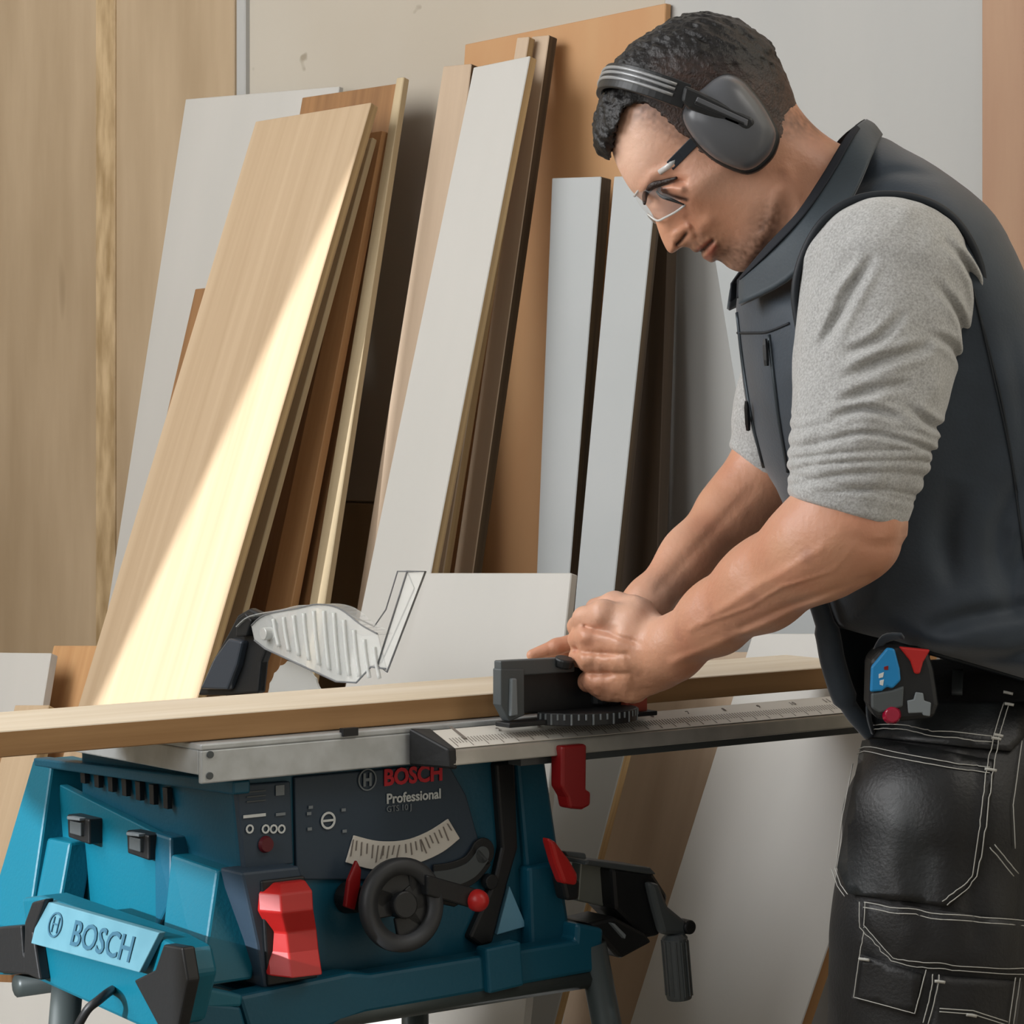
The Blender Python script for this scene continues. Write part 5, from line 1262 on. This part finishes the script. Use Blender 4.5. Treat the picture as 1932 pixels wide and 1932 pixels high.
# headband: half loop over the front of the head
def band(off_r, w, t, m, name, parent=ED):
    bm = bmesh.new(); path = []
    A = P(1296, 183, 2.925); Aside = Vector((A.x, A.y, A.z)); C_ = Vector((A.x, Y0, A.z)); Fw = P(1138, 152, Y0) - C_
    for k in range(41):
        a_ = math.pi * k / 40; cy, sx_ = math.cos(a_), math.sin(a_)
        rad = Vector((0, -.125 * (abs(cy) ** .72) * (1 if cy > 0 else -1), 0)); fw = Fw * (sx_ ** .72 if sx_ > 0 else 0)
        pnt = C_ + rad + fw
        out = (rad.normalized() * abs(cy) + Fw.normalized() * sx_).normalized(); side_ = Vector((-Fw.z, 0, Fw.x)).normalized()
        path.append((pnt + out * off_r - EL, side_, out))
    b_sweep(bm, path, [(-w / 2, -t / 2), (w / 2, -t / 2), (w / 2, t / 2), (-w / 2, t / 2)]); return link(name, bm, m, parent, bevel=.001)
bnd = band(0, .026, .006, m_black, 'headband')
m_rubber = mat('band_silver', (150, 152, 154), .35, .3)
for o_ in (-.0075, -.0025, .0035):
    bm = bmesh.new()
    A = P(1296, 183, 2.925); C_ = Vector((A.x, Y0, A.z)); Fw = P(1138, 152, Y0) - C_; side_ = Vector((-Fw.z, 0, Fw.x)).normalized(); pts_ = []
    for k in range(1, 40):
        a_ = math.pi * k / 40; cy, sx_ = math.cos(a_), math.sin(a_)
        rad = Vector((0, -.125 * (abs(cy) ** .72) * (1 if cy > 0 else -1), 0)); out = (rad.normalized() * abs(cy) + Fw.normalized() * sx_).normalized()
        pts_.append(C_ + rad + Fw * sx_ ** .72 + out * .0032 + side_ * o_ - EL)
    b_tube(bm, pts_, .0019, 6); link('band_rib', bm, m_rubber, bnd, smooth=True)

# ---- safety glasses
SG = empty('safety_glasses', P(1240, 370, 3.0)); SL = Vector(SG.location)
tag(SG, 'clear safety glasses with a dark side arm on the man\'s face', 'glasses')
m_lens = mat('clear_lens', (225, 232, 236), .06, alpha=.14, spec=.9, coat=.5); m_rim = mat('clear_rim', (214, 216, 214), .15, alpha=.75, spec=.8); m_arm = mat('glasses_arm', (30, 36, 44), .35)
def gl(u, v, s): return Vector(((u - CX) * PXM, Y0 + s * PXM, H - (v - HY) * PXM))
topc = [gl(1268, 312, -92), gl(1246, 322, -86), gl(1218, 344, -66), gl(1203, 362, -34), gl(1197, 370, 0)]
midc = [gl(1276, 350, -92), gl(1256, 362, -86), gl(1232, 376, -66), gl(1214, 386, -32), gl(1209, 390, 0)]
botc = [gl(1288, 392, -86), gl(1272, 404, -78), gl(1252, 414, -58), gl(1238, 418, -30), gl(1222, 404, 0)]
def full(c): return c + [Vector((p.x, 2 * Y0 - p.y, p.z)) for p in c[::-1][1:]]
rows = [full(topc), full(midc), full(botc)]
R1 = [smoothline(r, 4) for r in rows]; C2 = [smoothline(list(c), 4) for c in zip(*R1)]
bm = bmesh.new(); g_ = [[bm.verts.new(q - SL) for q in c] for c in C2]
for i in range(len(g_) - 1):
    for j in range(len(g_[0]) - 1): bm.faces.new((g_[i][j], g_[i + 1][j], g_[i + 1][j + 1], g_[i][j + 1]))
link('lens', bm, m_lens, SG, smooth=True)
for nm_, c in (('rim', R1[0]), ('rim', R1[2])):
    bm = bmesh.new(); b_tube(bm, [x - SL for x in c], .0013, 6); link(nm_, bm, m_rim, SG, smooth=True)
for sg in (-1, 1):
    q = [Vector((p.x, p.y if sg < 0 else 2 * Y0 - p.y, p.z)) for p in (gl(1258, 322, -104), gl(1278, 302, -116), gl(1304, 276, -128), gl(1345, 245, -132))]
    bm = bmesh.new(); path = []
    for i, p in enumerate(q): path.append((p - SL, Vector((.62, 0, -.78)), Vector((0, 1, 0))))
    b_sweep(bm, path, [(-.0055, -.0015), (.0055, -.0015), (.0055, .0015), (-.0055, .0015)]); link('arm', bm, m_arm, SG, bevel=.0006)
    q = [Vector((p.x, p.y if sg < 0 else 2 * Y0 - p.y, p.z)) for p in (gl(1272, 308, -108), gl(1256, 322, -104), gl(1240, 332, -92))]
    bm = bmesh.new(); b_tube(bm, [x - SL for x in q], .0032, 8); link('hinge', bm, m_rim, SG, smooth=True)

# ---- battery tool clipped to the belt
Yt = 2.868
BT = empty('battery_light', P(1705, 1300, Yt)); BL_ = Vector(BT.location)
tag(BT, 'small blue, red and black cordless device hooked at the man\'s waist', 'cordless device')
def btp(name, pts, Y_, d, m, bevel=.002):
    bm = bmesh.new(); b_prism(bm, [P(a_, b_, Y_) - BL_ for a_, b_ in pts], (0, d, 0)); return link(name, bm, m, BT, bevel=bevel)
btp('housing', [(1642, 1245), (1662, 1224), (1700, 1220), (1752, 1228), (1762, 1262), (1768, 1300), (1772, 1330), (1762, 1356), (1700, 1362), (1655, 1358), (1640, 1330)], Yt, .05, m_black, .005)
btp('blue_shell', [(1644, 1258), (1674, 1222), (1688, 1224), (1698, 1262), (1700, 1284), (1684, 1300), (1674, 1296), (1664, 1304), (1642, 1306)], Yt - .004, .006, mat('bright_blue_plastic', (28, 130, 190), .35), .002)
btp('red_button', [(1696, 1220), (1756, 1226), (1742, 1250), (1736, 1272), (1726, 1272), (1718, 1248)], Yt - .004, .006, m_red, .002)
btp('grey_panel', [(1644, 1308), (1684, 1302), (1706, 1294), (1704, 1334), (1660, 1346), (1644, 1336)], Yt - .003, .005, m_greyp)
btp('terminal_plate', [(1712, 1322), (1724, 1320), (1728, 1306), (1742, 1308), (1744, 1322), (1757, 1326), (1755, 1352), (1742, 1350), (1740, 1345), (1714, 1346)], Yt - .003, .005, m_pgrey, .001)
bm = bmesh.new(); b_disc(bm, P(1682, 1348, Yt + .002) - BL_, (0, -1, 0), .010, .008, 20, .007); link('round_button', bm, mat('crimson_lens', (150, 12, 48), .2, coat=.5), BT, bevel=.001)
btp('print', [(1668, 1258), (1676, 1256), (1676, 1264), (1668, 1264)], Yt - .0046, .001, m_dred, .0003); btp('print', [(1658, 1272), (1668, 1268), (1666, 1278), (1658, 1280)], Yt - .0046, .001, m_print, .0003); btp('print', [(1660, 1284), (1668, 1282), (1666, 1294), (1660, 1292)], Yt - .0046, .001, m_print, .0003)
